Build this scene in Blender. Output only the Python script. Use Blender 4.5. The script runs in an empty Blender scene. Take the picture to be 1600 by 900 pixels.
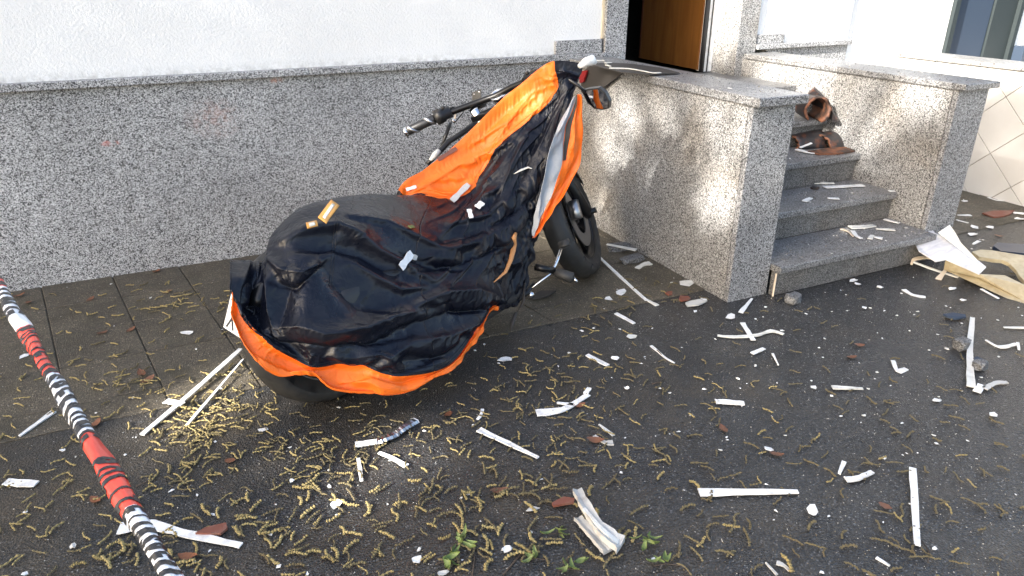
import bpy, bmesh, math, random
import numpy as np
from mathutils import Vector, Matrix
random.seed(7); rng = np.random.default_rng(7)
SC = bpy.context.scene; COL = SC.collection
R_ = math.radians

# ------------------------------------------------------------------ camera
FPX = 1115.28
CP, CY = R_(24.0642), R_(25.2251)
CAM = np.array([-.918, -4.1754, 1.53])
CF = np.array([math.sin(CY)*math.cos(CP), math.cos(CY)*math.cos(CP), -math.sin(CP)])
CR = np.array([math.cos(CY), -math.sin(CY), 0.0]); CU = np.cross(CR, CF)
cd = bpy.data.cameras.new('camera'); cam = bpy.data.objects.new('camera', cd); COL.objects.link(cam)
cd.sensor_width = 36; cd.lens = FPX/1600*36; cd.clip_start = .05; cd.clip_end = 500
cam.matrix_world = Matrix(((CR[0], CU[0], -CF[0], CAM[0]), (CR[1], CU[1], -CF[1], CAM[1]), (CR[2], CU[2], -CF[2], CAM[2]), (0, 0, 0, 1)))
SC.camera = cam

# ------------------------------------------------------------------ light
SUN_AZ, SUN_EL = R_(17), R_(27)            # azimuth measured from -X towards -Y
SUN = np.array([-math.cos(SUN_EL)*math.cos(SUN_AZ), -math.cos(SUN_EL)*math.sin(SUN_AZ), math.sin(SUN_EL)])
world = bpy.data.worlds.new('World'); SC.world = world; world.use_nodes = True
wn = world.node_tree.nodes; wl = world.node_tree.links
sky = wn.new('ShaderNodeTexSky'); sky.sky_type = 'NISHITA'; sky.sun_disc = False
sky.sun_elevation = SUN_EL; sky.sun_rotation = math.atan2(SUN[0], SUN[1]); sky.air_density = 1.0; sky.dust_density = 2.6; sky.ozone_density = .6
bgn = wn['Background']; bgn.inputs[1].default_value = .12; wl.new(sky.outputs[0], bgn.inputs[0])
sd = bpy.data.lights.new('sun', 'SUN'); sd.energy = 4.4; sd.angle = R_(.53); sd.color = (1, .955, .885)
so = bpy.data.objects.new('sun', sd); COL.objects.link(so); so.location = tuple(SUN*30)
so.rotation_euler = Vector(tuple(SUN)).to_track_quat('Z', 'Y').to_euler()
SC.view_settings.view_transform = 'Standard'; SC.view_settings.look = 'None'
SC.view_settings.exposure = 2.05; SC.view_settings.gamma = 1; SC.view_settings.use_curve_mapping = False

# ------------------------------------------------------------------ small geometry library
def ray(u, v): return CF + CR*(u-800)/FPX - CU*(v-450)/FPX
def G(u, v, z=0.0):
    d = ray(u, v); return CAM + d*(z-CAM[2])/d[2]
def AX(u, v, X):
    d = ray(u, v); return CAM + d*(X-CAM[0])/d[0]
def AY(u, v, Y):
    d = ray(u, v); return CAM + d*(Y-CAM[1])/d[1]
def nrm(v):
    v = np.asarray(v, float); return v/max(np.linalg.norm(v), 1e-9)

class MB:
    def __init__(s): s.v = []; s.f = []; s.mi = []
    def add(s, vs, fs, m=0):
        o = len(s.v); s.v += [tuple(map(float, q)) for q in vs]; s.f += [tuple(i+o for i in q) for q in fs]; s.mi += [m]*len(fs); return s
    def box(s, a, b, bev=0.0, m=0):
        x0, y0, z0 = a; x1, y1, z1 = b
        if bev <= 0:
            return s.add([(x0,y0,z0),(x1,y0,z0),(x1,y1,z0),(x0,y1,z0),(x0,y0,z1),(x1,y0,z1),(x1,y1,z1),(x0,y1,z1)],
                  [(3,2,1,0),(4,5,6,7),(0,1,5,4),(1,2,6,5),(2,3,7,6),(3,0,4,7)], m)
        bm = bmesh.new(); bmesh.ops.create_cube(bm, size=1)
        for q in bm.verts: q.co = Vector(((x0+x1)/2+q.co.x*(x1-x0), (y0+y1)/2+q.co.y*(y1-y0), (z0+z1)/2+q.co.z*(z1-z0)))
        bmesh.ops.bevel(bm, geom=bm.edges[:], offset=bev, segments=2, affect='EDGES', profile=.5)
        bm.verts.index_update(); s.add([q.co for q in bm.verts], [[q.index for q in f.verts] for f in bm.faces], m); bm.free(); return s
    def tube(s, path, r, n=10, cap=True, m=0, flat=None):
        P = [np.asarray(p, float) for p in path]; k = len(P); r = [r]*k if np.isscalar(r) else list(r)
        T = [nrm(P[min(i+1,k-1)]-P[max(i-1,0)]) for i in range(k)]
        up = np.array([0,0,1.]) if abs(T[0][2]) < .9 else np.array([1.,0,0]); A = nrm(np.cross(T[0], up)); vs = []
        for i in range(k):
            A = nrm(A - T[i]*(A@T[i])); B = np.cross(T[i], A)
            for j in range(n):
                q = 2*math.pi*j/n; vs.append(P[i] + A*math.cos(q)*r[i] + B*math.sin(q)*r[i]*(flat if flat else 1))
        fs = [(i*n+j, i*n+(j+1)%n, (i+1)*n+(j+1)%n, (i+1)*n+j) for i in range(k-1) for j in range(n)]
        if cap: fs += [tuple(range(n-1,-1,-1)), tuple((k-1)*n+j for j in range(n))]
        return s.add(vs, fs, m)
    def lathe(s, prof, c, axis, n=48, m=0, closed=False):
        """prof: (radius, offset along axis)"""
        ax = nrm(axis); A = nrm(np.cross(ax, (0,0,1) if abs(ax[2]) < .9 else (1,0,0))); B = np.cross(ax, A); c = np.asarray(c, float)
        k = len(prof); vs = [c + ax*o + (A*math.cos(2*math.pi*j/n)+B*math.sin(2*math.pi*j/n))*r for j in range(n) for r, o in prof]; fs = []
        for j in range(n):
            for i in range(k if closed else k-1):
                i2 = (i+1) % k; fs.append((j*k+i, j*k+i2, ((j+1)%n)*k+i2, ((j+1)%n)*k+i))
        return s.add(vs, fs, m)
    def prism(s, poly, d, m=0):
        """planar polygon of 3D points extruded by d"""
        d = np.asarray(d, float); k = len(poly); P = [np.asarray(p, float) for p in poly]
        return s.add(P+[p+d for p in P], [tuple(range(k-1,-1,-1)), tuple(range(k, 2*k))]+[(i, (i+1)%k, k+(i+1)%k, k+i) for i in range(k)], m)

def mesh(name, mb, mats, off=(0,0,0), smooth=False):
    me = bpy.data.meshes.new(name); o = np.asarray(off, float)
    me.from_pydata([tuple(np.asarray(v)-o) for v in mb.v], [], mb.f)
    for m in (mats if isinstance(mats, (list, tuple)) else [mats]): me.materials.append(m)
    if any(mb.mi): me.polygons.foreach_set('material_index', mb.mi)
    if smooth: me.shade_smooth()
    me.update(); return me
def obj(name, mb, mats, parent=None, smooth=False, label=None, fix=False):
    """one mesh object; geometry given in world coordinates, parents are unrotated empties or objects"""
    off = (0,0,0); p = parent
    while p is not None: off = np.asarray(off)+np.array(p.location); p = p.parent
    if parent is None and mb.v:
        V = np.array(mb.v); off = np.array([(V[:,0].min()+V[:,0].max())/2, (V[:,1].min()+V[:,1].max())/2, V[:,2].min()])
    me = mesh(name, mb, mats, off, smooth)
    if fix:
        bm = bmesh.new(); bm.from_mesh(me); bmesh.ops.recalc_face_normals(bm, faces=bm.faces[:]); bm.to_mesh(me); bm.free()
    o = bpy.data.objects.new(name, me); COL.objects.link(o)
    if parent is not None: o.parent = parent
    else: o.location = tuple(off)
    if label: o['label'] = label
    return o
def thing(name, label, cat, loc=(0,0,0), group=None):
    o = bpy.data.objects.new(name, None); o.empty_display_size = .1; COL.objects.link(o); o.location = tuple(map(float, loc))
    tag(o, label, cat, group); return o
def tag(o, label, cat, group=None):
    o['label'] = label; o['category'] = cat
    if group: o['group'] = group
    return o
def struct(o): o['kind'] = 'structure'; return o

# ------------------------------------------------------------------ materials
def mat(name, base=(.5,.5,.5), rough=.6, metal=0.0, spec=.5):
    m = bpy.data.materials.new(name); m.use_nodes = True; b = m.node_tree.nodes['Principled BSDF']
    b.inputs['Base Color'].default_value = (*base, 1); b.inputs['Roughness'].default_value = rough
    b.inputs['Metallic'].default_value = metal; b.inputs['Specular IOR Level'].default_value = spec
    return m
class NT:
    def __init__(s, m): s.m = m; s.n = m.node_tree.nodes; s.l = m.node_tree.links; s.b = s.n['Principled BSDF']; s.co = s.n.new('ShaderNodeTexCoord'); s.src = s.co.outputs['Object']
    def noise(s, sc, det=4, rough=.55, vec=None, dist=0):
        t = s.n.new('ShaderNodeTexNoise'); t.inputs['Scale'].default_value = sc; t.inputs['Detail'].default_value = det; t.inputs['Roughness'].default_value = rough; t.inputs['Distortion'].default_value = dist
        s.l.new(vec or s.src, t.inputs['Vector']); return t.outputs['Fac']
    def voro(s, sc, vec=None, out='Color', feat='F1'):
        t = s.n.new('ShaderNodeTexVoronoi'); t.feature = feat; t.inputs['Scale'].default_value = sc; s.l.new(vec or s.src, t.inputs['Vector']); return t.outputs[out]
    def ramp(s, fac, stops, mode='LINEAR'):
        t = s.n.new('ShaderNodeValToRGB'); t.color_ramp.interpolation = mode; e = t.color_ramp.elements
        while len(e) < len(stops): e.new(.5)
        for q, (p, c) in zip(e, stops): q.position = p; q.color = (*c, 1) if not np.isscalar(c) else (c, c, c, 1)
        s.l.new(fac, t.inputs[0]); return t.outputs[0]
    def mix(s, fac, a, b, mode='MIX'):
        t = s.n.new('ShaderNodeMix'); t.data_type = 'RGBA'; t.blend_type = mode
        for k, q in ((0, fac), (6, a), (7, b)):
            if isinstance(q, (int, float)): t.inputs[k].default_value = q
            elif isinstance(q, tuple): t.inputs[k].default_value = (*q, 1)
            else: s.l.new(q, t.inputs[k])
        return t.outputs[2]
    def math(s, op, a, b=0.0):
        t = s.n.new('ShaderNodeMath'); t.operation = op
        for k, q in ((0, a), (1, b)):
            if isinstance(q, (int, float)): t.inputs[k].default_value = q
            else: s.l.new(q, t.inputs[k])
        return t.outputs[0]
    def sep(s, vec=None):
        t = s.n.new('ShaderNodeSeparateXYZ'); s.l.new(vec or s.src, t.inputs[0]); return t.outputs
    def scale(s, x, y, z):
        t = s.n.new('ShaderNodeMapping'); t.inputs['Scale'].default_value = (x, y, z); s.l.new(s.src, t.inputs['Vector']); return t.outputs[0]
    def col(s, o): s.l.new(o, s.b.inputs['Base Color']); return s
    def rough(s, o): s.l.new(o, s.b.inputs['Roughness']); return s
    def bump(s, h, strength=.4, dist=.01):
        t = s.n.new('ShaderNodeBump'); t.inputs['Strength'].default_value = strength; t.inputs['Distance'].default_value = dist; s.l.new(h, t.inputs['Height']); s.l.new(t.outputs[0], s.b.inputs['Normal']); return s

def granite(name, light=.40, warm=0.0, wet=.45, stain=0.0, marks=()):
    m = mat(name, rough=wet); t = NT(m)
    wob = t.n.new('ShaderNodeVectorMath'); wob.operation = 'ADD'
    nz = t.n.new('ShaderNodeTexNoise'); nz.inputs['Scale'].default_value = 60; t.l.new(t.src, nz.inputs['Vector'])
    sc = t.n.new('ShaderNodeVectorMath'); sc.operation = 'SCALE'; sc.inputs['Scale'].default_value = .012; t.l.new(nz.outputs['Color'], sc.inputs[0])
    t.l.new(t.src, wob.inputs[0]); t.l.new(sc.outputs[0], wob.inputs[1])
    cell = t.sep(t.voro(228, wob.outputs[0]))[0]; L = light
    w = lambda g, k=1.0: (g*(1+.10*warm*k), g*(1+.02*warm), g*(1-.14*warm*k))
    c1 = t.ramp(cell, [(0, w(.042)), (.14, w(.100)), (.29, w(L*.60)), (.50, w(L)), (.82, w(L*1.32))], 'CONSTANT')
    c2 = t.ramp(t.noise(240, 1, .6), [(.36, .35), (.62, 1.12)])
    c = t.mix(.75, c1, c2, 'MULTIPLY')
    big = t.ramp(t.noise(1.6, 5, .62), [(.30, .72), (.70, 1.08)])
    c = t.mix(1, c, big, 'MULTIPLY')
    if stain:
        st = t.ramp(t.noise(2.6, 5, .6, dist=.4), [(.44, 0.0), (.66, 1.0)])
        c = t.mix(t.math('MULTIPLY', st, stain), c, t.mix(1, c, (.62, .50, .36), 'MULTIPLY'))
    for (sx_, sz_, rx, rz, cc, k_) in marks:
        xyz = t.sep(); q = t.math('ADD', t.math('POWER', t.math('DIVIDE', t.math('SUBTRACT', xyz[0], sx_), rx), 2.0), t.math('POWER', t.math('DIVIDE', t.math('SUBTRACT', xyz[2], sz_), rz), 2.0))
        msk = t.math('MULTIPLY', t.ramp(q, [(0.0, 1.0), (1.0, 0.0)]), t.ramp(t.noise(38, 4, .7), [(.42, 0.0), (.62, k_)]))
        c = t.mix(msk, c, cc)
    t.col(c); t.bump(t.noise(150, 3), .12, .004)
    t.rough(t.ramp(t.noise(4, 4), [(.3, wet-.08), (.7, wet+.14)]))
    return m
M = {}
M['granite'] = granite('granite_wall', .51, -.05, .5, 0, [(AY(172,224,-.016)[0], AY(172,224,-.016)[2], .05, .018, (.62,.16,.12), .9), (AY(432,126,-.016)[0], AY(432,126,-.016)[2], .04, .02, (.45,.14,.06), .8), (AY(335,185,-.016)[0], AY(335,185,-.016)[2], .16, .12, (.45,.25,.2), .35)])
M['granite_warm'] = granite('granite_cheek', .42, .10, .5, .45)
M['granite_front'] = granite('granite_front', .38, -.1, .5, .15)
M['granite_cap'] = granite('granite_cap', .36, -.05, .34, .5)
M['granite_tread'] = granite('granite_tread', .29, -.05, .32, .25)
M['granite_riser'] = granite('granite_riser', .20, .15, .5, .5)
def stucco(name, c, dirt=.3):
    m = mat(name, c, .85); t = NT(m)
    n = t.noise(75, 3, .6); g = t.noise(260, 2)
    stn = t.ramp(t.noise(1.3, 6, .65), [(.25, .90), (.6, 1.0)])
    cc = t.mix(1, c, stn, 'MULTIPLY')
    z = t.sep()[2]
    low = t.math('MULTIPLY', t.ramp(t.noise(30, 4, .7), [(.40, 0.0), (.62, 1.0)]), t.ramp(t.math('SUBTRACT', z, 1.03), [(0.0, 1.0), (.055, 0.0)]))
    cc = t.mix(t.math('MULTIPLY', low, dirt), cc, (.16, .15, .11))
    t.col(cc); t.bump(t.math('ADD', n, t.math('MULTIPLY', g, .35)), .42, .014); return m
M['stucco'] = stucco('white_stucco', (.80, .805, .80), .45); M['stucco_plain'] = stucco('white_render', (.82, .82, .81), 0.0)
M['sealant'] = mat('beige_sealant', (.62, .54, .40), .7)
def asphalt():
    m = mat('wet_asphalt', (.04,.04,.04), .4); t = NT(m)
    ag = t.sep(t.voro(210))[0]; speck = t.ramp(ag, [(0, .022), (.55, .036), (.86, .056), (.972, .13)], 'CONSTANT')
    big = t.ramp(t.noise(1.1, 5, .6), [(.3, .70), (.7, 1.25)])
    c = t.mix(1, speck, big, 'MULTIPLY'); dirt = t.ramp(t.math('SUBTRACT', t.noise(2.4, 6, .68), t.math('MULTIPLY', t.sep()[0], .055)), [(.44, 0.0), (.74, .6)])
    c = t.mix(dirt, c, (.070, .052, .031)); t.col(c)
    x = t.sep()[0]
    wet = t.ramp(t.math('ADD', t.noise(.9, 5, .6), t.math('MULTIPLY', x, .07)), [(.36, .52), (.60, .22)])
    t.rough(wet); h = t.math('ADD', t.voro(150, out='Distance'), t.math('MULTIPLY', t.noise(55, 3), .8)); t.bump(h, .7, .005); m.node_tree.nodes['Principled BSDF'].inputs['Specular IOR Level'].default_value = .5
    return m
M['asphalt'] = asphalt()
def slabm():
    m = mat('concrete_slab', (.2,.19,.17), .6); t = NT(m)
    oi = t.n.new('ShaderNodeObjectInfo')
    off = t.n.new('ShaderNodeVectorMath'); off.operation = 'ADD'; t.l.new(t.src, off.inputs[0]); t.l.new(oi.outputs['Location'], off.inputs[1]); t.src = off.outputs[0]
    sp = t.ramp(t.sep(t.voro(230))[0], [(0, .056), (.4, .085), (.8, .12), (.95, .23)], 'CONSTANT')
    c = t.mix(1, sp, t.ramp(t.noise(2.0, 6, .65), [(.28, .60), (.7, 1.2)]), 'MULTIPLY')
    c = t.mix(1, c, (1, .84, .60), 'MULTIPLY')
    moss = t.ramp(t.noise(5, 6, .7), [(.5, 0.0), (.7, .6)]); c = t.mix(moss, c, (.040, .036, .020))
    v = t.ramp(oi.outputs['Random'], [(0, .85), (1, 1.12)]); c = t.mix(1, c, v, 'MULTIPLY')
    t.col(c); t.rough(t.ramp(t.noise(3, 4), [(.3, .45), (.7, .8)])); t.bump(t.math('ADD', t.noise(90, 4, .7), t.voro(200, out='Distance')), .5, .006); return m
M['slab'] = slabm()
M['soil'] = mat('joint_soil', (.070, .056, .038), .95)
def fabric(name, base, rough, dusty=0.0, spec=.5):
    m = mat(name, base, rough, spec=spec); t = NT(m)
    n = t.noise(9, 6, .65); c = t.mix(t.ramp(n, [(.45, 0.0), (.75, dusty)]), base, tuple(min(1, q*.7+.05) for q in base))
    t.col(c); t.rough(t.ramp(t.noise(5, 5), [(.3, rough-.08), (.7, rough+.14)]))
    cr = t.math('ABSOLUTE', t.math('SUBTRACT', t.noise(16, 3, .55, dist=1.2), .5)); 
    wv = t.n.new('ShaderNodeVectorMath'); wv.operation = 'ADD'; nzc = t.n.new('ShaderNodeTexNoise'); nzc.inputs['Scale'].default_value = 6; t.l.new(t.src, nzc.inputs['Vector'])
    sv = t.n.new('ShaderNodeVectorMath'); sv.operation = 'SCALE'; sv.inputs['Scale'].default_value = .09; t.l.new(nzc.outputs['Color'], sv.inputs[0]); t.l.new(t.src, wv.inputs[0]); t.l.new(sv.outputs[0], wv.inputs[1])
    e1 = t.math('MINIMUM', t.voro(9, wv.outputs[0], 'Distance', 'DISTANCE_TO_EDGE'), .30); e2 = t.math('MINIMUM', t.voro(23, wv.outputs[0], 'Distance', 'DISTANCE_TO_EDGE'), .25)
    hgt = t.math('ADD', t.math('ADD', t.math('MULTIPLY', e1, 1.5), t.math('MULTIPLY', e2, .6)), t.math('ADD', t.math('MULTIPLY', t.math('MINIMUM', cr, .08), 1.4), t.math('MULTIPLY', t.noise(90, 2), .10)))
    t.bump(hgt, .36, .012); return m
M['navy'] = fabric('navy_nylon', (.0042, .0054, .0115), .27, .25, .33)
M['navy_melt'] = fabric('melted_navy_nylon', (.0040, .0050, .0105), .31, .25, .28)
M['orange'] = fabric('orange_nylon', (.90, .165, .012), .42, .10, .4)
M['silver'] = fabric('silver_coating', (.34, .36, .39), .45, .6)
M['reflect'] = mat('reflective_tape', (.62, .30, .06), .4)
M['reflect_w'] = mat('reflective_silver', (.66, .62, .52), .35)
def rubber():
    m = mat('tyre_rubber', (.016,.016,.017), .55); t = NT(m)
    d = t.ramp(t.noise(14, 5, .7), [(.4, 0.0), (.8, .35)]); t.col(t.mix(d, (.022,.022,.022), (.085,.078,.066))); t.bump(t.noise(120, 3), .12, .002); return m
M['rubber'] = rubber()
M['black'] = mat('black_plastic', (.014,.014,.015), .38)
M['blackmetal'] = mat('black_metal', (.012,.012,.013), .28, .4)
M['chrome'] = mat('chrome', (.75,.75,.76), .12, 1)
M['alu'] = mat('brushed_aluminium', (.42,.42,.43), .32, 1)
M['grey_plastic'] = mat('dark_grey_plastic', (.045,.041,.038), .55, 0, .25)
def wht(name, c, r=.5, d=.35, dc=(.25,.22,.18)):
    m = mat(name, c, r); t = NT(m); t.col(t.mix(t.ramp(t.noise(22, 5, .7), [(.48, 0.0), (.75, d)]), c, dc)); t.bump(t.noise(60, 3), .15, .003); return m
M['white'] = wht('white_pvc', (.78,.78,.765), .42, .55)
M['offwhite'] = wht('aged_pvc', (.66,.65,.60), .5, .5)
M['greywhite'] = wht('grey_splinter', (.50,.49,.46), .55, .6)
M['cream'] = wht('cream_wood', (.62,.52,.40), .6, .5)
M['red_chip'] = wht('red_scrap', (.17,.055,.034), .6, .4)
M['darkred'] = mat('dark_red_lens', (.22,.012,.012), .2)
def tilem():
    m = mat('clay_roof_tile', (.3,.1,.05), .7); t = NT(m)
    t.col(t.mix(t.ramp(t.noise(12, 5, .7), [(.4, 0.0), (.6, 1.0)]), (.20,.075,.035), (.040,.026,.020))); t.bump(t.noise(50, 4), .4, .006); return m
M['claytile'] = tilem()
def tileglaze():
    m = mat('dark_tile_glaze', (.028,.024,.024), .34); t = NT(m); t.col(t.mix(t.ramp(t.noise(18, 5, .7), [(.5, 0.0), (.7, .8)]), (.024,.022,.023), (.16,.06,.03))); return m
M['tileglaze'] = tileglaze()
def wood(name, a, b, sc):
    m = mat(name, a, .35); t = NT(m); g = t.noise(6, 5, .6, t.scale(*sc), .8); t.col(t.mix(t.ramp(g, [(.3, 0.0), (.7, 1.0)]), a, b)); t.bump(t.noise(20, 4, .6, t.scale(*sc)), .1, .003); return m
M['door'] = wood('brown_door_veneer', (.30,.125,.030), (.18,.066,.014), (2.2, 2.2, .25))
M['fibre'] = wood('yellow_fibre_filling', (.44,.38,.25), (.30,.24,.14), (3, 3, 3))
M['panel_white'] = wood('white_veneer', (.74,.73,.72), (.50,.50,.53), (1.0, 5.5, 5.5))
M['interior'] = mat('dark_interior', (.02,.018,.016), .8)
M['anthracite'] = mat('anthracite_frame', (.045,.05,.055), .4)
M['bluegrey'] = mat('blue_grey_metal', (.034,.050,.078), .6, 0, .25)
M['greengrey'] = mat('green_grey_metal', (.026,.034,.036), .6, 0, .25)
M['grey'] = mat('light_grey_metal', (.45,.45,.46), .4)
def ceramic():
    m = mat('cream_tile', (.66,.62,.56), .35); t = NT(m); t.col(t.mix(t.ramp(t.noise(2.4, 5, .6), [(.3, 0.0), (.75, .6)]), (.63,.615,.585), (.48,.46,.43))); return m
M['ceramic'] = ceramic()
M['grout'] = mat('dark_grout', (.30,.26,.21), .9)
M['navy_sheet'] = mat('dark_blue_sheet', (.020,.032,.060), .3)
M['stone'] = granite('granite_rubble', .20, 0, .6)
M['tape_white'] = mat('tape_white', (.82,.82,.83), .3); M['tape_red'] = mat('tape_red', (.74,.070,.045), .3); M['ink'] = mat('tape_ink', (.022,.022,.024), .4)
M['plate'] = mat('plate_white', (.80,.80,.78), .35)
def leafm(name, a, b, r=.5, trans=.0):
    m = mat(name, a, r); t = NT(m); oi = t.n.new('ShaderNodeObjectInfo'); t.col(t.mix(t.math('ADD', t.math('MULTIPLY', oi.outputs['Random'], .6), t.math('MULTIPLY', t.noise(30, 3), .5)), a, b)); return m
M['catkin'] = leafm('catkin', (.33,.265,.115), (.22,.165,.062), .8)
M['catkin_old'] = leafm('catkin_faded', (.15,.125,.060), (.09,.068,.034), .8)
M['brownleaf'] = leafm('brown_leaf', (.20,.07,.028), (.12,.055,.03), .55)
M['greenleaf'] = leafm('green_leaf', (.10,.15,.030), (.16,.19,.06), .55)
M['twig'] = mat('twig', (.05,.035,.025), .8)
M['bark'] = mat('bark', (.07,.055,.045), .9)
M['treeleaf'] = mat('tree_leaf', (.055,.095,.022), .5)

# ================================================================== SETTING
# ---- ground
g_ = MB(); g_.add([(-45,-45,0),(45,-45,0),(45,-1.53,0),(-45,-1.53,0)], [(0,1,2,3)])
struct(obj('asphalt_road', g_, M['asphalt']))
XL, XR = -2.64, 4.40
p_ = MB(); p_.add([(-45,-1.53,-.003),(45,-1.53,-.003),(45,14,-.003),(-45,14,-.003)], [(0,1,2,3)], 0)
p_.box((-45,-1.527,-.011), (XL-.16,.0,.004), 0, 1); p_.box((XR+.3,-1.527,-.011), (45,14,.004), 0, 1)
pave = struct(obj('pavement', p_, [M['soil'], M['slab']]))
SH = .165
ROWS = [(-.003,-.33),(-.334,-.675),(-.679,-1.02),(-1.024,-1.355),(-1.359,-1.525)]
slab_me = []
for (y1, y0) in ROWS:
    yc = (y0+y1)/2; hy = (y1-y0)/2; w = .166; b = .004; vs = []
    for z, ins in ((-.010, 0), (.0015, 0), (.004, b)):
        for sx, sy in ((-1,-1),(1,-1),(1,1),(-1,1)):
            yy = sy*(hy-ins); vs.append((sx*(w-.002-ins)-SH*yy, yy, z))
    fs = [(8,9,10,11)]
    for k in (0, 4): fs += [(k+i, k+(i+1)%4, k+4+(i+1)%4, k+4+i) for i in range(4)]
    me = bpy.data.meshes.new('slab'); me.from_pydata(vs, [], fs); me.materials.append(M['slab']); slab_me.append((me, yc))
for r, (me, yc) in enumerate(slab_me):
    for i in range(24):
        x = -2.86 + i*.332 + (-yc*SH) + (.0 if r % 2 == 0 else .0)
        if x < XL-.1 or x > XR+.1 or (1.70 < x < 2.86) : continue
        o = bpy.data.objects.new('slab', me); COL.objects.link(o); o.parent = pave
        o.location = (x-pave.location.x, yc-pave.location.y, random.uniform(-.0012,.0012)-pave.location.z)
        o.rotation_euler = (random.gauss(0,.004), random.gauss(0,.004), random.gauss(0,.004))

# ---- the house
house = thing('apartment_building', 'white rendered house with grey granite plinth, ledge and brown front door', 'building')
def hb(name, a, b, m, bev=0, parent=house): return obj(name, MB().box(a, b, bev), m, parent)
hb('stucco_wall', (-12,0,1.034), (1.684,.35,4.6), M['stucco'])
hb('stucco_wall', (2.982,0,1.034), (3.92,.89,4.6), M['stucco'])
hb('stucco_wall', (1.70,.0,2.95), (2.98,.35,4.6), M['stucco'])
hb('roof', (-12.2,-.12,4.6), (4.0,7,4.75), M['grey_plastic'])
xs = [-12,-10.8,-9.6,-8.4,-7.2,-6.0,-4.8,-3.6,-2.4,-1.2,.0,1.2,1.46]
for a, b in zip(xs, xs[1:]): hb('granite_panel', (a+.0005,-.016,-.02), (b-.0005,.3,.9985), M['granite'], .0006)
hb('granite_panel', (3.10,-.016,-.02), (3.92,.3,.9985), M['granite'], .0015)
for a, b in ((-12,-9),(-9,-6),(-6,-3),(-3,-.2),(-.2,1.70)): hb('ledge', (a+.001,-.052,1.0), (b-.001,.02,1.036), M['granite'], .004)
hb('ledge', (2.985,-.052,1.0), (3.925,.02,1.036), M['granite'], .004)
hb('skirting_stone', (1.345,-.022,1.0365), (1.683,.02,1.118), M['granite'], .003)
hb('skirting_stone', (2.99,-.022,1.0365), (3.25,.02,1.10), M['granite'], .003)
hb('sealant_joint', (1.685,-.008,1.12), (1.700,.03,2.95), M['sealant'])
hb('door_jamb', (1.701,-.034,.80), (1.862,.25,2.95), M['granite'], .003)
hb('door_jamb', (2.806,-.030,.80), (2.979,.25,2.95), M['granite_warm'], .003)
hb('lintel', (1.862,-.02,2.83), (2.806,.25,2.95), M['granite'], .003)
room = MB()
room.add([(1.5,.3,.80),(3.4,.3,.80),(3.4,3.2,.80),(1.5,3.2,.80),(1.5,.3,3),(3.4,.3,3),(3.4,3.2,3),(1.5,3.2,3)], [(0,1,2,3),(7,6,5,4),(3,2,6,7),(0,3,7,4),(1,5,6,2)])
obj('hallway', room, M['interior'], house)
df = MB(); df.box((2.725,.215,.83), (2.804,.30,2.82), .004)
frame = obj('door_frame', df, M['white'], house)
obj('weather_strip', MB().box((2.705,.205,.83), (2.722,.24,2.82)), M['black'], frame)
obj('weather_strip', MB().box((2.752,.209,.83), (2.760,.216,2.82)), M['black'], frame)
hx, hy, th, LN = 2.712, .27, R_(94), .85
def leafbox(a, b, y0, y1, z0, z1):
    d = np.array([-math.cos(th), math.sin(th), 0]); n = np.array([-math.sin(th), -math.cos(th), 0]); h = np.array([hx, hy, 0])
    P = [h+d*a+n*y0, h+d*b+n*y0, h+d*b+n*y1, h+d*a+n*y1]
    return MB().prism([p+np.array([0,0,z0]) for p in P], (0,0,z1-z0))
leaf = obj('door', leafbox(0, LN-.02, -.045, 0, .84, 2.80), M['door'], house, fix=True)
obj('door_edge', leafbox(LN-.02, LN, -.047, .003, .84, 2.80), mat('door_edge_brown', (.10,.03,.012), .4), leaf, fix=True)
obj('door_lever', leafbox(LN-.14, LN-.02, .03, .05, 1.88, 1.90), M['alu'], leaf, fix=True)
obj('hall_cupboard', MB().box((2.36,1.55,.805), (2.62,1.95,2.8), .004), M['anthracite'], house)
obj('hall_rail', MB().box((2.34,1.50,1.16), (2.365,1.53,2.8)), M['grey'], house)
obj('hall_chest', MB().box((2.20,1.3,.805), (2.45,1.5,.95), .01), mat('dark_red_wood', (.06,.015,.012), .4), house)

# ---- entrance stairs
stairs = thing('entrance_stairs', 'grey granite entrance steps littered with splinters between two cheek walls', 'stairs', (2.28,-.9,0))
SY = [-1.763,-1.467,-1.167,-.87,-.57]; RS = .165
for i, y in enumerate(SY):
    z = RS*(i+1); back = SY[i+1]+.03 if i < 4 else .24
    x0 = 1.7015 if i else 1.706
    obj('tread', MB().box((x0,y,z-.036), (2.8695,back,z), .005), M['granite_tread'], stairs)
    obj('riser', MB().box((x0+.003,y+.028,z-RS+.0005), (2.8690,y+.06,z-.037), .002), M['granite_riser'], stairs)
obj('step_joint', MB().tube([(1.708,-1.738,.0),(1.708,-1.738,.126)], .005, 6), M['cream'], stairs)

# ---- cheek walls beside the stairs
def cheek(label, x0, x1, yf, hb_, ht, cx0, cx1, cyf, mside):
    t = thing('cheek_wall', label, 'wall', ((x0+x1)/2, yf/2, 0), 'cheek walls of the entrance stairs')
    obj('core', MB().box((x0+.012,yf+.02,-.03), (x1-.012,-.002,hb_-.003)), M['soil'], t)
    obj('side_panel', MB().box((x0,yf+.034,-.02), (x0+.011,-.018,hb_-.001), .0015), mside, t)
    obj('side_panel', MB().box((x1-.011,yf+.034,-.02), (x1,-.018,hb_-.001), .0015), M['granite_warm'], t)
    obj('front_panel', MB().box((x0+.0005,yf,-.02), (x1-.0005,yf+.031,hb_-.001), .003), M['granite_front'], t)
    obj('cap', MB().box((cx0,cyf,hb_), (cx1,-.053,ht), .006), M['granite_cap'], t)
cheek('left granite cheek wall beside the motorcycle, dark panel lying on its cap', 1.444, 1.699, -1.70, .970, 1.012, 1.428, 1.722, -1.748, M['granite_warm'])
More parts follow.
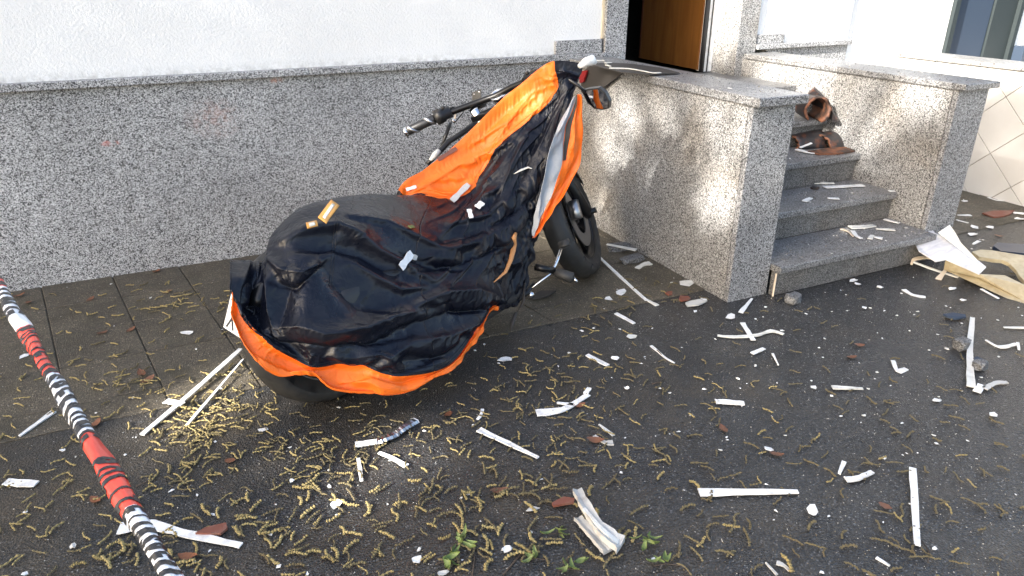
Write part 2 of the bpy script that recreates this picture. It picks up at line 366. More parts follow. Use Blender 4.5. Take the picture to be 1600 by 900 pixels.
cheek('right granite cheek wall with brown stains beyond the steps', 2.872, 3.121, -1.682, .946, .981, 2.856, 3.142, -1.722, M['granite_warm'])

# ---- tiled wall of the neighbour
tw = thing('tiled_wall', 'low cream wall clad in diagonal square tiles at far right', 'wall', (4.5,-1.5,0))
TX, TY0, TY1, TZ = 4.40, -2.6, -.10, .895
obj('core', MB().box((TX+.010,TY0,-.02), (TX+.24,TY1,TZ)), M['grout'], tw)
obj('cap', MB().box((TX-.025,TY0-.02,TZ+.001), (TX+.27,TY1+.02,TZ+.032), .005), M['granite_warm'], tw)
def clip(poly, f):
    out = []
    for i in range(len(poly)):
        a, b = poly[i], poly[(i+1) % len(poly)]; fa, fb = f(a), f(b)
        if fa >= 0: out.append(a)
        if fa*fb < 0: k = fa/(fa-fb); out.append((a[0]+(b[0]-a[0])*k, a[1]+(b[1]-a[1])*k))
    return out
DY, DZ, J = .205, .2, .0035
for i in range(-10, 8):
    for j in range(-5, 4):
        if (i+j) % 2 == 0: continue
        yc, zc = -1.02+DY*i, .712+DZ*j
        pl = [(yc-DY+J,zc),(yc,zc-DZ+J),(yc+DY-J,zc),(yc,zc+DZ-J)]
        for f in (lambda q: q[0]-TY0, lambda q: TY1-q[0], lambda q: q[1]-0.0, lambda q: TZ-q[1]):
            pl = clip(pl, f)
            if len(pl) < 3: break
        if len(pl) < 3: continue
        obj('tile', MB().prism([(TX+random.uniform(0,.0008), a, b) for a, b in pl], (.012,0,0)), M['ceramic'], tw, fix=True)

# ---- neighbour house beyond
nb = thing('neighbour_house', 'white sunlit house front with dark blue grey metal doors at upper right', 'building', (6,1,0))
NY = .03; DX0, DX1, DX2 = AY(1472,80,NY)[0], AY(1535,90,NY)[0], AY(1577,80,NY)[0]
obj('wall', MB().box((3.935,NY,-.02), (DX0-.004,1.2,4.6)), M['stucco_plain'], nb)
obj('wall', MB().box((DX2+.004,NY,-.02), (13,1.2,4.6)), M['stucco_plain'], nb)
obj('wall', MB().box((DX0-.004,NY,3.0), (DX2+.004,1.2,4.6)), M['stucco_plain'], nb)
obj('door_frame', MB().box((DX0,NY-.03,.30),(DX0+.055,NY+.1,2.998)).box((DX2-.05,NY-.03,.30),(DX2,NY+.1,2.998)).box((DX0+.055,NY-.03,2.93),(DX2-.05,NY+.1,2.998)), M['greengrey'], nb)
obj('door_panel', MB().box((DX0+.057,NY+.02,.30),(DX1-.006,NY+.06,2.928), .003), M['bluegrey'], nb)
obj('door_panel', MB().box((DX1+.004,NY+.004,.30),(DX2-.052,NY+.06,2.928), .003), M['greengrey'], nb)
obj('door_step', MB().box((DX0-.2,-.7,-.01),(DX2+.15,NY-.032,.30), .004), M['granite'], nb)
obj('side_box', MB().box((DX2+.006,NY-.12,.302),(DX2+.16,NY-.002,.90), .003), M['bluegrey'], nb)
obj('low_wall', MB().box((DX2+.165,-1.0,-.01),(DX2+.42,NY-.002,.86)), M['ceramic'], nb)
obj('low_wall_cap', MB().box((DX2+.15,-1.02,.861),(DX2+.44,NY-.003,.90), .004), M['granite_warm'], nb)

# ---- street trees behind and left of the camera: they shade the place and dropped the catkins
HZ = np.array([math.cos(SUN_AZ), math.sin(SUN_AZ)]); TE = math.tan(SUN_EL)
def ab(P):                     # where the sun ray through P crosses the row of trees: sideways, height above the reference
    return (-P[0]*HZ[1]+P[1]*HZ[0], P[2]+(P[0]*HZ[0]+P[1]*HZ[1])*TE)
GAPS = []                      # openings between the branches
def gap(P, ra, rb): a, b = ab(P); GAPS.append((a, b, ra, rb))
gap(G(325,640), .26, .16); gap(G(280,700), .16, .08); gap(G(375,590), .20, .08); gap(G(550,772), .24, .07); gap(G(640,700), .20, .08); gap(G(870,372), .26, .12); gap(G(430,720), .12, .05)
gap(G(30,880), .10, .04); gap(G(720,720), .08, .03)
KEEP = [ab(G(830,130,1.06))+(.16,.07), ab(G(790,190,.98))+(.16,.08), ab(G(870,110,1.1))+(.12,.06), ab(AX(1445,215,2.872))+(.13,.10), ab(AX(1420,290,2.872))+(.2,.10)]
THIN = []                      # parts of the crowns where the leaves are sparse
def thin(P, ra, rb): a, b = ab(P); THIN.append((a, b, ra, rb))
for u, v, a_, b_ in ((965,195,.30,.26),(1060,190,.34,.22),(1135,230,.26,.26),(1010,265,.24,.16),(1115,320,.16,.14),(940,320,.14,.10)): thin(AX(u,v,1.444), a_, b_)
for u, v, a_, b_ in ((962,205,.05,.07),): gap(AX(u,v,1.444), a_, b_)
for u, v, a_, b_ in ((1230,130,.34,.22),(1320,150,.30,.18),(1410,170,.26,.22),(1340,220,.26,.16),(1440,230,.16,.10),(1390,280,.16,.08)): thin(AX(u,v,2.872), a_, b_)
for u, v, a_, b_ in ((1400,165,.05,.06),): gap(AX(u,v,2.872), a_, b_)
gap(AX(1130,90,2.806), .06, .08); gap(AX(1125,30,2.806), .04, .04)
gap(G(900,220,.85), .06, .10); gap(G(530,330,.72), .08, .04); gap(G(620,330,.70), .10, .03)
gap(G(880,335,.5), .06, .05)
def leaves(mb, a0, a1, n, rr):
    D0 = 13.5; k = 0
    while k < n:
        a = rr.uniform(a0, a1); dd = D0 + rr.normal(0, .75)
        top = 2.35 + .28*math.sin(a*2.3+1) + .18*math.sin(a*5.1)
        b = rr.uniform(-1.45, top)
        c = np.array([a, b]); kk = 18
        r = .20
        # a twig: leaves round a clump centre
        P = rr.normal(0, 1, (kk, 3))*np.array([r*.55, r*.42, r*.7])
        for q in P:
            aa, bb = a+q[0], b+q[1]
            if bb > top+.12: continue
            kp = any(((aa-g[0])/g[2])**2+((bb-g[1])/g[3])**2 < 1 for g in KEEP)
            if not kp and any(((aa-g[0])/g[2])**2+((bb-g[1])/g[3])**2 < 1 for g in GAPS): continue
            if not kp and rr.random() > .17 and any(((aa-g[0])/g[2])**2+((bb-g[1])/g[3])**2 < 1 for g in THIN): continue
            d2 = dd+q[2]; z = bb + d2*TE
            ctr = np.array([-HZ[1]*aa-HZ[0]*d2, HZ[0]*aa-HZ[1]*d2, z])
            u = nrm(rr.normal(0,1,3)+np.array([0,0,-.5])); w = nrm(np.cross(u, rr.normal(0,1,3))); Ls = rr.uniform(.055,.085); Ws = Ls*.42; nn = np.cross(u, w)
            mb.add([ctr-u*Ls, ctr-u*Ls*.2+w*Ws+nn*.008, ctr+u*Ls, ctr-u*Ls*.2-w*Ws+nn*.008], [(0,1,2,3)])
        k += 1
TREES = ((-4.6,-2.55,-3.6,'spreading street tree right of the police tape, behind the camera'), (-2.55,-.75,-1.6,'middle street tree of the row left of the camera'), (-.75,1.7,.5,'street tree nearest the house wall, left of the camera'))
for ti, (a0, a1, at_, lab) in enumerate(TREES):
    rr = np.random.default_rng(40+ti); D0 = 13.5
    base = np.array([-HZ[1]*at_-HZ[0]*D0, HZ[0]*at_-HZ[1]*D0, 0])
    t = thing('street_tree', lab, 'tree', base, 'street trees outside the picture')
    tr = MB(); pth = [base+np.array([.03*math.sin(z*1.7), .04*math.cos(z*1.3), z-.05]) for z in np.linspace(0, 8.8, 14)]
    tr.tube(pth, [.17-.0165*z for z in np.linspace(0, 8.8, 14)], 10)
    for k in range(16):
        z = 5.2+k*.22; an = k*2.4; L_ = .9+.4*rr.random()
        s0 = base+np.array([0,0,z]); s1 = s0+np.array([math.cos(an)*L_*.6, math.sin(an)*L_*.6, .35]); s2 = s0+np.array([math.cos(an)*L_, math.sin(an)*L_, .75])
        tr.tube([s0, s1, s2], [.035,.02,.007], 6)
    obj('trunk', tr, M['bark'], t, True)
    cr = MB(); leaves(cr, a0, a1, int((560 if ti == 2 else 430)*(a1-a0)), rr); obj('crown', cr, M['treeleaf'], t)

# ================================================================== MOTORCYCLE
RC = G(508,626); FC = np.array([.971,-1.108,0]); BA = math.atan2(FC[1]-RC[1], FC[0]-RC[0]); WB = float(np.hypot(FC[0]-RC[0], FC[1]-RC[1])); LEAN = R_(11)
BS = np.array([math.cos(BA), math.sin(BA), 0]); BL0 = np.array([-math.sin(BA), math.cos(BA), 0]); BZ = np.array([0,0,1.])
BH = BZ*math.cos(LEAN)+BL0*math.sin(LEAN); BL = BL0*math.cos(LEAN)-BZ*math.sin(LEAN); BO = np.array([RC[0], RC[1], 0.])
def W(s, t, h): return BO+BS*s+BL*t+BH*h
def BP(u, v, t):              # point of the bike seen at this place of the photograph, t metres left of its mid-plane
    d = ray(u, v); k = (t-(CAM-BO)@BL)/(d@BL); return CAM+d*k
PV = np.array([WB-.46, 0, .9]); STEER = R_(30); RAKE = R_(30); SAX = np.array([-math.sin(RAKE), 0, math.cos(RAKE)])
def ST(s, t, h):              # point fixed to the steering, given relative to the steering head
    v = np.array([s, t, h], float); c, q = math.cos(STEER), math.sin(STEER)
    return W(*(v*c+np.cross(SAX, v)*q+SAX*(SAX@v)*(1-c)+PV))
def STv(s, t, h): return ST(s, t, h)-ST(0, 0, 0)
bike = thing('motorcycle', 'black cruiser motorcycle half hidden under a torn cover, front wheel turned left', 'motorcycle', BO)

def wheel(name, c, axis, r, hw, rr, nspoke):
    c = np.asarray(c, float); ax = nrm(axis)
    root = bpy.data.objects.new(name, None); root.empty_display_size = .1; COL.objects.link(root); root.parent = bike; root.location = tuple(c-BO)
    prof = [(rr-.004,-hw*.72),(rr+.02,-hw*.86),(rr+.05,-hw),(r-.045,-hw*1.02),(r-.022,-hw*.86),(r-.008,-hw*.55),(r-.001,-hw*.22),(r,0)]
    prof = prof+[(a, -b) for a, b in prof[-2::-1]]; n = 160; k = len(prof)
    A = nrm(np.cross(ax, (0,0,1))); B = np.cross(ax, A); vs = []
    for j in range(n):
        for i, (pr, o) in enumerate(prof):
            q = 2*math.pi*j/n; dr = 0
            if 3 <= i <= k-4:
                ph = (j + abs(i-7)*1.6) % 10
                if ph < 1.7 and i != 7: dr = -.006
                if i in (6, 8) and j % 20 < 9: dr = -.006
            vs.append(c+ax*o+(A*math.cos(q)+B*math.sin(q))*(pr+dr))
    fs = [(j*k+i, j*k+i+1, ((j+1)%n)*k+i+1, ((j+1)%n)*k+i) for j in range(n) for i in range(k-1)]
    obj('tyre', MB().add(vs, fs), M['rubber'], root, True, fix=True)
    rim = MB(); rp = [(rr-.004,-hw*.74),(rr+.006,-hw*.80),(rr+.006,-hw*.70),(rr-.018,-hw*.60),(rr-.026,-hw*.30),(rr-.026,hw*.30),(rr-.018,hw*.60),(rr+.006,hw*.70),(rr+.006,hw*.80),(rr-.004,hw*.74)]
    rim.lathe(rp, c, ax, 72, closed=True); obj('rim', rim, M['alu'] if name == 'rear_wheel' else M['blackmetal'], root, True, fix=True)
    sp = MB(); sp.lathe([(.0,-.045),(.035,-.045),(.04,-.03),(.04,.03),(.035,.045),(.0,.045)], c, ax, 24)
    for q in range(nspoke):
        an = 2*math.pi*q/nspoke; e = A*math.cos(an)+B*math.sin(an); sp.tube([c+e*.03+ax*.012, c+e*rr*.55, c+e*(rr-.018)-ax*.004], [.014,.010,.013], 8)
    obj('spokes', sp, M['blackmetal'], root, True)
    for sgn in (-1, 1):
        dk = MB(); dk.lathe([(rr*.42,sgn*.050),(rr*.72,sgn*.050),(rr*.72,sgn*.055),(rr*.42,sgn*.055)], c, ax, 48, closed=True); obj('brake_disc', dk, M['alu'], root, fix=True)
    return root
wheel('rear_wheel', W(.055,0,.305), BL, .305, .080, .205, 9)
FWc = ST(WB-PV[0],0,.33-.9)
wheel('front_wheel', FWc, STv(0,1,0), .328, .066, .232, 9)

def part(name, mb, m, smooth=True, parent=bike, **k): return obj(name, mb, m, parent, smooth, **k)
# chassis and body under the cover
fen = MB(); n = 26
for rad in (0,):
    vs = []; fs = []
    for i in range(n+1):
        an = R_(20)+R_(128)*i/n; rr_ = .335
        for t, dr in ((-.095,-.045),(-.088,-.012),(-.05,0),(0,.004),(.05,0),(.088,-.012),(.095,-.045)): vs.append(W(.055+math.cos(an)*(rr_+dr), t, .305+math.sin(an)*(rr_+dr)))
    for i in range(n):
        for j in range(6): fs.append((i*7+j, i*7+j+1, (i+1)*7+j+1, (i+1)*7+j))
    fen.add(vs, fs)
o = part('rear_fender', fen, M['blackmetal']); md = o.modifiers.new('thick', 'SOLIDIFY'); md.thickness = .004
def blob(c, ax3, n=3):
    bm = bmesh.new(); bmesh.ops.create_cube(bm, size=2); bmesh.ops.subdivide_edges(bm, edges=bm.edges[:], cuts=2, use_grid_fill=True)
    bmesh.ops.subdivide_edges(bm, edges=bm.edges[:], cuts=1, use_grid_fill=True); vs = []
    for v in bm.verts:
        q = v.co; L_ = (abs(q.x)**4+abs(q.y)**4+abs(q.z)**4)**.25; q = q/L_; vs.append(W(c[0]+q.x*ax3[0], c[1]+q.y*ax3[1], c[2]+q.z*ax3[2]))
    bm.verts.index_update(); fs = [[v.index for v in f.verts] for f in bm.faces]; bm.free(); return MB().add(vs, fs)
part('seat', blob((.40,.02,.54), (.28,.12,.06)), M['black'])
part('fuel_tank', blob((.86,.03,.50), (.19,.10,.07)), M['blackmetal'])
part('saddlebag', blob((.20,-.20,.36), (.20,.055,.12)), M['black'])
part('saddlebag', blob((.20,.21,.40), (.22,.07,.14)), M['black'])
part('tail_light', blob((-.13,.0,.50), (.03,.05,.03)), M['darkred'])
eng = blob((.80,0,.32), (.20,.13,.14)); part('engine', eng, M['blackmetal'])
for sx, an in ((.72,-.3),(.90,.35)):
    cy = MB(); c0 = np.array([sx,0,.40])
    for k in range(7):
        q = c0+np.array([math.sin(an),0,math.cos(an)])*(.02*k)
        cy.lathe([(0,0),(.075,0),(.075,.010),(0,.010)], W(*q), W(q[0]+math.sin(an),0,q[2]+math.cos(an))-W(*q), 18)
    part('cylinder_fins', cy, M['alu'], False)
fr = MB()
for t in (-.10,.10):
    fr.tube([W(PV[0]-.02,t*.3,.86), W(.95,t,.55), W(.55,t,.50), W(.25,t,.52), W(-.1,t,.56)], .016, 8)
    fr.tube([W(PV[0],t*.3,.78), W(1.10,t,.30), W(1.02,t,.16), W(.55,t,.15), W(.42,t,.30), W(.45,t,.5)], .016, 8)
    fr.tube([W(.45,t,.25), W(.055,t*1.05,.305)], .020, 8)
part('frame', fr, M['blackmetal'])
exh = MB().tube([W(.95,-.12,.34), W(1.02,-.17,.24), W(.92,-.21,.16), W(.6,-.22,.15), W(.2,-.22,.17)], [.022,.024,.026,.042,.045], 14); part('exhaust', exh, M['grey_plastic'])
st_ = MB().tube([W(.75,.12,.14), W(.78,.22,.02), W(.80,.30,-.055)], [.012,.010,.010], 8); part('side_stand', st_, M['blackmetal'])
# licence plate
a0 = BP(348,512,.10); pu = nrm(-BL0*1.0-BZ*.0); pv = nrm(BP(357,474,.10)-a0); pn = nrm(np.cross(pu, pv)); pn = pn if pn@BS < 0 else -pn
PWD = .17
pl = MB().prism([a0, a0+pu*PWD, a0+pu*PWD+pv*.17, a0+pv*.17], -pn*.003)
plate = part('licence_plate', pl, M['plate'], False, fix=True)
rimb = MB()
for p0, p1 in ((a0,a0+pu*PWD),(a0,a0+pv*.17),(a0+pu*PWD,a0+pu*PWD+pv*.17),(a0+pv*.17,a0+pu*PWD+pv*.17)): rimb.tube([p0, p1], .003, 6)
obj('plate_frame', rimb, M['black'], plate, True)
def textmesh(txt, bold=.0):
    cu = bpy.data.curves.new('txt', 'FONT'); cu.body = txt; cu.offset = bold; cu.resolution_u = 3; o = bpy.data.objects.new('txt', cu); COL.objects.link(o)
    dg = bpy.context.evaluated_depsgraph_get(); me = bpy.data.meshes.new_from_object(o.evaluated_get(dg)); bpy.data.objects.remove(o)
    bm = bmesh.new(); bm.from_mesh(me); bmesh.ops.triangulate(bm, faces=bm.faces[:])
    for _ in range(4):
        es = [e for e in bm.edges if e.calc_length() > .12]
        if not es: break
        bmesh.ops.subdivide_edges(bm, edges=es, cuts=1); bmesh.ops.triangulate(bm, faces=bm.faces[:])
    bm.verts.index_update(); V = np.array([v.co[:] for v in bm.verts]); F = [tuple(v.index for v in f.verts) for f in bm.faces]; bm.free(); bpy.data.meshes.remove(me)
    V[:,0] -= V[:,0].min(); return V, F
V, F = textmesh('X', .01)
obj('plate_lettering', MB().add([a0+pu*(.018+v[0]*.075)+pv*(.012+v[1]*.105)+pn*.0012 for v in V], F), M['ink'], plate)
# footpeg, brake pedal
pg = MB().tube([BP(836,417,-.22), BP(866,423,-.27)], .017, 12); part('peg_bracket', pg, M['blackmetal'])
pg = MB()
q0, q1 = BP(866,425,-.27), BP(897,435,-.345)
pg.tube([q0+(q1-q0)*k for k in (0,.08,.1,.9,.93,1)], [.016,.016,.024,.026,.022,.01], 14); part('footpeg', pg, M['rubber'])
part('peg_bolt', MB().tube([BP(896,434,-.34), BP(902,441,-.355)], .007, 8), M['chrome'])
part('brake_pedal', MB().tube([BP(828,452,-.23), BP(860,428,-.26), BP(868,414,-.265), BP(877,388,-.27)], [.006,.006,.008,.008], 8), M['chrome'])
part('pedal_pad', MB().tube([BP(874,384,-.27), BP(889,378,-.31)], .030, 12, flat=.55), M['rubber'])
part('lower_bracket', MB().tube([BP(800,470,-.20), BP(822,458,-.22), BP(834,444,-.23)], [.022,.014,.012], 8), M['blackmetal'])
part('pivot_bolt', MB().tube([BP(826,458,-.22), BP(832,462,-.25)], .014, 10), M['chrome'])
part('brake_cylinder', MB().tube([BP(738,490,-.24), BP(800,466,-.22)], .030, 12), M['grey_plastic'])
# front end
for t in (-.105,.105):
    part('fork_leg', MB().tube([ST(-.05,t,.10), ST((WB-PV[0])*.45,t,-.57*.45), ST((WB-PV[0])*.5,t,-.57*.5)], .021, 14), M['chrome'])
    part('fork_slider', MB().tube([ST((WB-PV[0])*.48,t,-.57*.48), ST((WB-PV[0])*.97,t,-.57*.97), ST((WB-PV[0])*1.03,t,-.57*1.03)], [.031,.031,.024], 14), M['blackmetal'])
part('axle', MB().tube([ST(WB-PV[0],-.155,-.57), ST(WB-PV[0],.155,-.57)], .016, 12), M['blackmetal'])
part('triple_clamp', MB().tube([ST(-.03,-.13,.06), ST(-.03,.13,.06)], .03, 10, flat=.6), M['blackmetal'])
part('brake_caliper', MB().tube([ST(WB-PV[0]-.12,-.085,-.57+.09), ST(WB-PV[0]-.15,-.085,-.57+.0)], .030, 10), M['alu'])
part('brake_line', MB().tube([ST(WB-PV[0]-.13,-.09,-.46), ST(.12,-.12,-.25), ST(.0,-.12,.0)], .005, 6), M['black'])
ff = MB(); vs = []; fs = []; n = 18
for i in range(n+1):
    an = R_(25)+R_(135)*i/n
    for t, dr in ((-.07,-.05),(-.066,-.01),(-.03,.004),(.03,.004),(.066,-.01),(.07,-.05)): vs.append(ST(WB-PV[0]+math.cos(an)*(.352+dr), t, -.57+math.sin(an)*(.352+dr)))
for i in range(n):
    for j in range(5): fs.append((i*6+j, i*6+j+1, (i+1)*6+j+1, (i+1)*6+j))
o = part('front_fender', ff.add(vs, fs), M['blackmetal']); md = o.modifiers.new('thick', 'SOLIDIFY'); md.thickness = .003
hl = MB(); hl.lathe([(0,-.10),(.05,-.09),(.08,-.04),(.088,.03),(.09,.05),(.08,.055),(0,.062)], ST(.10,0,-.02), STv(1,0,-.1), 28); part('headlight', hl, M['chrome'])
hb_ = MB().tube([ST(-.12,.43,.12), ST(-.105,.36,.125), ST(-.075,.25,.128), ST(-.02,.10,.125), ST(0,0,.12), ST(-.02,-.10,.125), ST(-.07,-.24,.115), ST(-.10,-.36,.095)], .0155, 14); part('handlebar', hb_, M['blackmetal'])
for sg in (1, -1):
    p0, p1 = (ST(-.085,.285,.127), ST(-.122,.425,.12)) if sg > 0 else (ST(-.08,-.25,.112), ST(-.10,-.365,.094)); d = p1-p0
    gr = part('grip', MB().tube([p0, p0+d*.05, p0+d*.95, p1], [.018,.0215,.0215,.019], 18), M['black'])
    hp = []; ax = nrm(d); A = nrm(np.cross(ax, (0,0,1))); B = np.cross(ax, A)
    for q in range(25): an = q*.36+2.0; hp.append(p0+d*(.06+.88*q/24)+(A*math.cos(an)+B*math.sin(an))*.0195)
    obj('grip_inlay', MB().tube(hp, .0085, 8), M['alu'], gr, True)
    obj('grip_end', MB().tube([p1-d*.02, p1+d*.03, p1+d*.09, p1+d*.11], [.019,.024,.024,.016], 18), M['chrome'], gr, True)
    sw = MB(); c0 = p0-d*.13
    sw.tube([p0-d*.01, p0-d*.02, p0-d*.30, p0-d*.32, p0-d*.55, p0-d*.57], [.024,.036,.034,.027,.030,.020], 12); swo = part('switch_housing', sw, M['black'])
    up_ = nrm(STv(-.5,0,1))
    for k, (f1, dx) in enumerate(((.08,.012),(.18,.012),(.40,.008))): obj('switch_button', MB().tube([p0-d*f1+up_*.026, p0-d*f1+up_*(.036)], .009, 8), M['grey_plastic'], swo, True)
    pc = p0-d*.62; part('lever_perch', MB().tube([pc+up_*.0, pc+STv(.035,0,.004)], .016, 10), M['blackmetal'])
    part('lever', MB().tube([pc+STv(.035,0,.0), p0+STv(.05,sg*.02,-.004), p1+STv(.045,sg*-.02,-.01)], [.008,.007,.006], 8, flat=.7), M['blackmetal'])
# left side: mirror stem hanging down, cable, phone bracket, instrument
c1 = BP(709,188,.27)
part('mirror_stem', MB().tube([BP(704,192,.27), BP(701,200,.27), BP(690,229,.28)], [.008,.009,.008], 8), M['black'])
part('clamp_ring', MB().tube([BP(706,171,.26), BP(712,180,.26), BP(710,188,.26)], .004, 6), M['cream'])
part('stem_bolt', MB().tube([BP(708,187,.255), BP(710,190,.24)], .009, 10), M['chrome'])
part('cable', MB().tube([BP(712,190,.28), BP(722,178,.25), BP(730,165,.2)], .003, 6), M['black'])
part('cable', MB().tube([BP(668,256,.26), BP(686,238,.25), BP(700,222,.24), BP(722,208,.22), BP(745,190,.18)], [.010,.013,.014,.014,.012], 8), M['black'])
part('torn_sleeve', MB().tube([BP(672,251,.255), BP(680,242,.25), BP(686,235,.245)], [.008,.016,.012], 8), M['offwhite'])
br = MB(); b0 = BP(746,158,.13); ux = nrm(STv(0,-1,0)); uz = nrm(CU*.9-CF*.35)
br.prism([b0-ux*.026-uz*.008, b0+ux*.022-uz*.008, b0+ux*.022+uz*.048, b0-ux*.026+uz*.048], nrm(np.cross(ux, uz))*.006)
bro = part('phone_bracket', br, M['black'], False, fix=True)
for dx, dz in ((-.016,.004),(.014,.004),(-.016,.036),(.012,.036)): obj('bolt', MB().tube([b0+ux*dx+uz*dz-CF*.008, b0+ux*dx+uz*dz+CF*.008], .004, 8), M['chrome'], bro, True)
part('bar_clamp', MB().tube([BP(737,166,.13), BP(757,159,.10)], .024, 12), M['black'])
ins = MB(); ic = BP(779,149,.02); ia = nrm(-CF*.55+CU*.55-CR*.35); ins.lathe([(0,-.03),(.035,-.03),(.042,.0),(.045,.008),(.040,.012),(.036,.006),(0,.006)], ic, ia, 28); part('speedometer', ins, M['chrome'])
# right mirror
mc = BP(931,155,-.47); ma = nrm(nrm(CAM-mc)+nrm(W(.95,-.32,.72)-mc))
mx = nrm(np.cross(CU, ma)); my = np.cross(ma, mx); prof = [(-.055,.047),(-.02,.050),(.030,.046),(.052,.020),(.060,-.020),(.048,-.050),(.015,-.052),(-.022,-.040),(-.045,-.010)]
mm = MB().prism([mc+mx*a+my*b for a, b in prof], -ma*.022); mo = part('mirror', mm, M['black'], False, fix=True)
obj('mirror_glass', MB().prism([mc+mx*a*.90+my*b*.88+ma*.0015 for a, b in prof], -ma*.001), mat('mirror_glass', (.7,.7,.7), .04, 1), mo, fix=True)
part('mirror_arm', MB().tube([mc+mx*-.04+my*.03-ma*.01, BP(905,135,-.44), ST(-.095,-.32,.12)], [.008,.007,.007], 8), M['black'])

# ================================================================== THE COVER
# control net of the draped cover: columns run tail -> handlebar, rows run free top edge -> hem;  (photo x, photo y, metres left of the bike's mid-plane)
NET = [
 # row0 (far/top edge)   row1 (ridge / colour seam) row2            row3              row4             row5 (seam of hem)   row6 (hem)
 [(368,418,.12), (358,401,.02), (357,418,-.05), (358,432,-.09), (358,446,-.11), (362,450,-.12), (360,484,-.12)],
 [(392,430,.15), (382,401,.03), (378,424,-.08), (377,450,-.12), (378,476,-.14), (388,496,-.16), (376,524,-.15)],
 [(420,440,.18), (408,399,.03), (402,430,-.08), (400,468,-.11), (402,504,-.14), (420,528,-.19), (398,554,-.17)],
 [(450,430,.21), (428,358,.05), (424,405,-.10), (432,460,-.15), (440,515,-.18), (462,552,-.21), (436,578,-.18)],
 [(495,420,.23), (470,322,.04), (468,380,-.15), (474,445,-.22), (482,512,-.26), (494,566,-.25), (484,574,-.24)],
 [(545,410,.24), (520,308,.04), (520,362,-.16), (526,438,-.25), (535,510,-.30), (553,558,-.29), (524,604,-.27)],
 [(600,390,.24), (580,300,.04), (580,350,-.15), (588,425,-.25), (598,505,-.31), (612,576,-.35), (602,606,-.33)],
 [(622,297,.09), (665,301,-.01), (650,346,-.16), (650,415,-.25), (660,490,-.32), (678,570,-.38), (665,587,-.37)],
 [(664,264,.04), (706,301,-.05), (706,345,-.18), (708,405,-.26), (708,470,-.31), (712,551,-.37), (714,557,-.37)],
 [(706,231,-.02), (738,287,-.09), (742,330,-.20), (742,400,-.27), (742,450,-.30), (745,506,-.34), (748,511,-.34)],
 [(747,192,-.09), (758,252,-.12), (765,305,-.21), (766,390,-.27), (766,430,-.28), (769,472,-.31), (772,477,-.31)],
 [(785,154,-.17), (785,215,-.18), (790,280,-.24), (788,370,-.27), (788,420,-.26), (792,466,-.27), (794,471,-.27)],
 [(814,131,-.23), (818,186,-.24), (815,250,-.27), (808,345,-.27), (803,410,-.25), (805,462,-.25), (807,466,-.25)],
 [(840,109,-.30), (850,160,-.31), (840,225,-.31), (826,315,-.28), (817,380,-.25), (817,440,-.24), (818,444,-.24)],
 [(862,96,-.36), (870,132,-.36), (860,192,-.34), (840,285,-.30), (830,345,-.26), (826,395,-.24), (827,399,-.24)],
 [(884,95,-.40), (885,112,-.39), (877,172,-.37), (851,265,-.32), (840,325,-.28), (834,362,-.25), (835,366,-.25)],
 [(912,99,-.45), (905,116,-.42), (889,155,-.39), (862,228,-.35), (848,290,-.31), (838,340,-.28), (838,345,-.28)],
]
NET3 = np.array([[BP(*q) for q in c] for c in NET])
def catmull(P, t):             # P: (n,...) control points, t: array of parameters 0..n-1
    n = len(P); i = np.clip(np.floor(t).astype(int), 0, n-2); f = (t-i).reshape(-1, *([1]*(P.ndim-1)))
    p0, p1, p2, p3 = P[np.maximum(i-1,0)], P[i], P[i+1], P[np.minimum(i+2,n-1)]
    return .5*((2*p1)+(-p0+p2)*f+(2*p0-5*p1+4*p2-p3)*f**2+(-p0+3*p1-3*p2+p3)*f**3)
def smooth_noise(shape, cu, cv, r):
    a = r.normal(0, 1, (cu+3, cv+3)); x = np.linspace(0, cu+1.999, shape[0]); y = np.linspace(0, cv+1.999, shape[1])
    b = catmull(a[..., None], x)[..., 0]; return catmull(b.T[..., None], y)[..., 0].T
SUBU, SUBV = 16, 24
NU, NV = (len(NET)-1)*SUBU+1, 6*SUBV+1
tu = np.linspace(0, len(NET)-1, NU); tv = np.linspace(0, 6, NV)
base = catmull(NET3, tu); base = np.swapaxes(catmull(np.swapaxes(base, 0, 1), tv), 0, 1)     # (NU,NV,3)
def normals(P):
    du = np.gradient(P, axis=0); dv = np.gradient(P, axis=1); n = np.cross(du, dv); n /= np.linalg.norm(n, axis=2, keepdims=True)+1e-12; return n
def project(P):
    d = P-CAM; w = d@CF; return 800+FPX*(d@CR)/w, 450-FPX*(d@CU)/w
nb_ = normals(base)
if (nb_[NU//2, NV//2]@(CAM-base[NU//2, NV//2])) < 0: nb_ = -nb_; FLIP = True
else: FLIP = False
PX, PY = project(base)
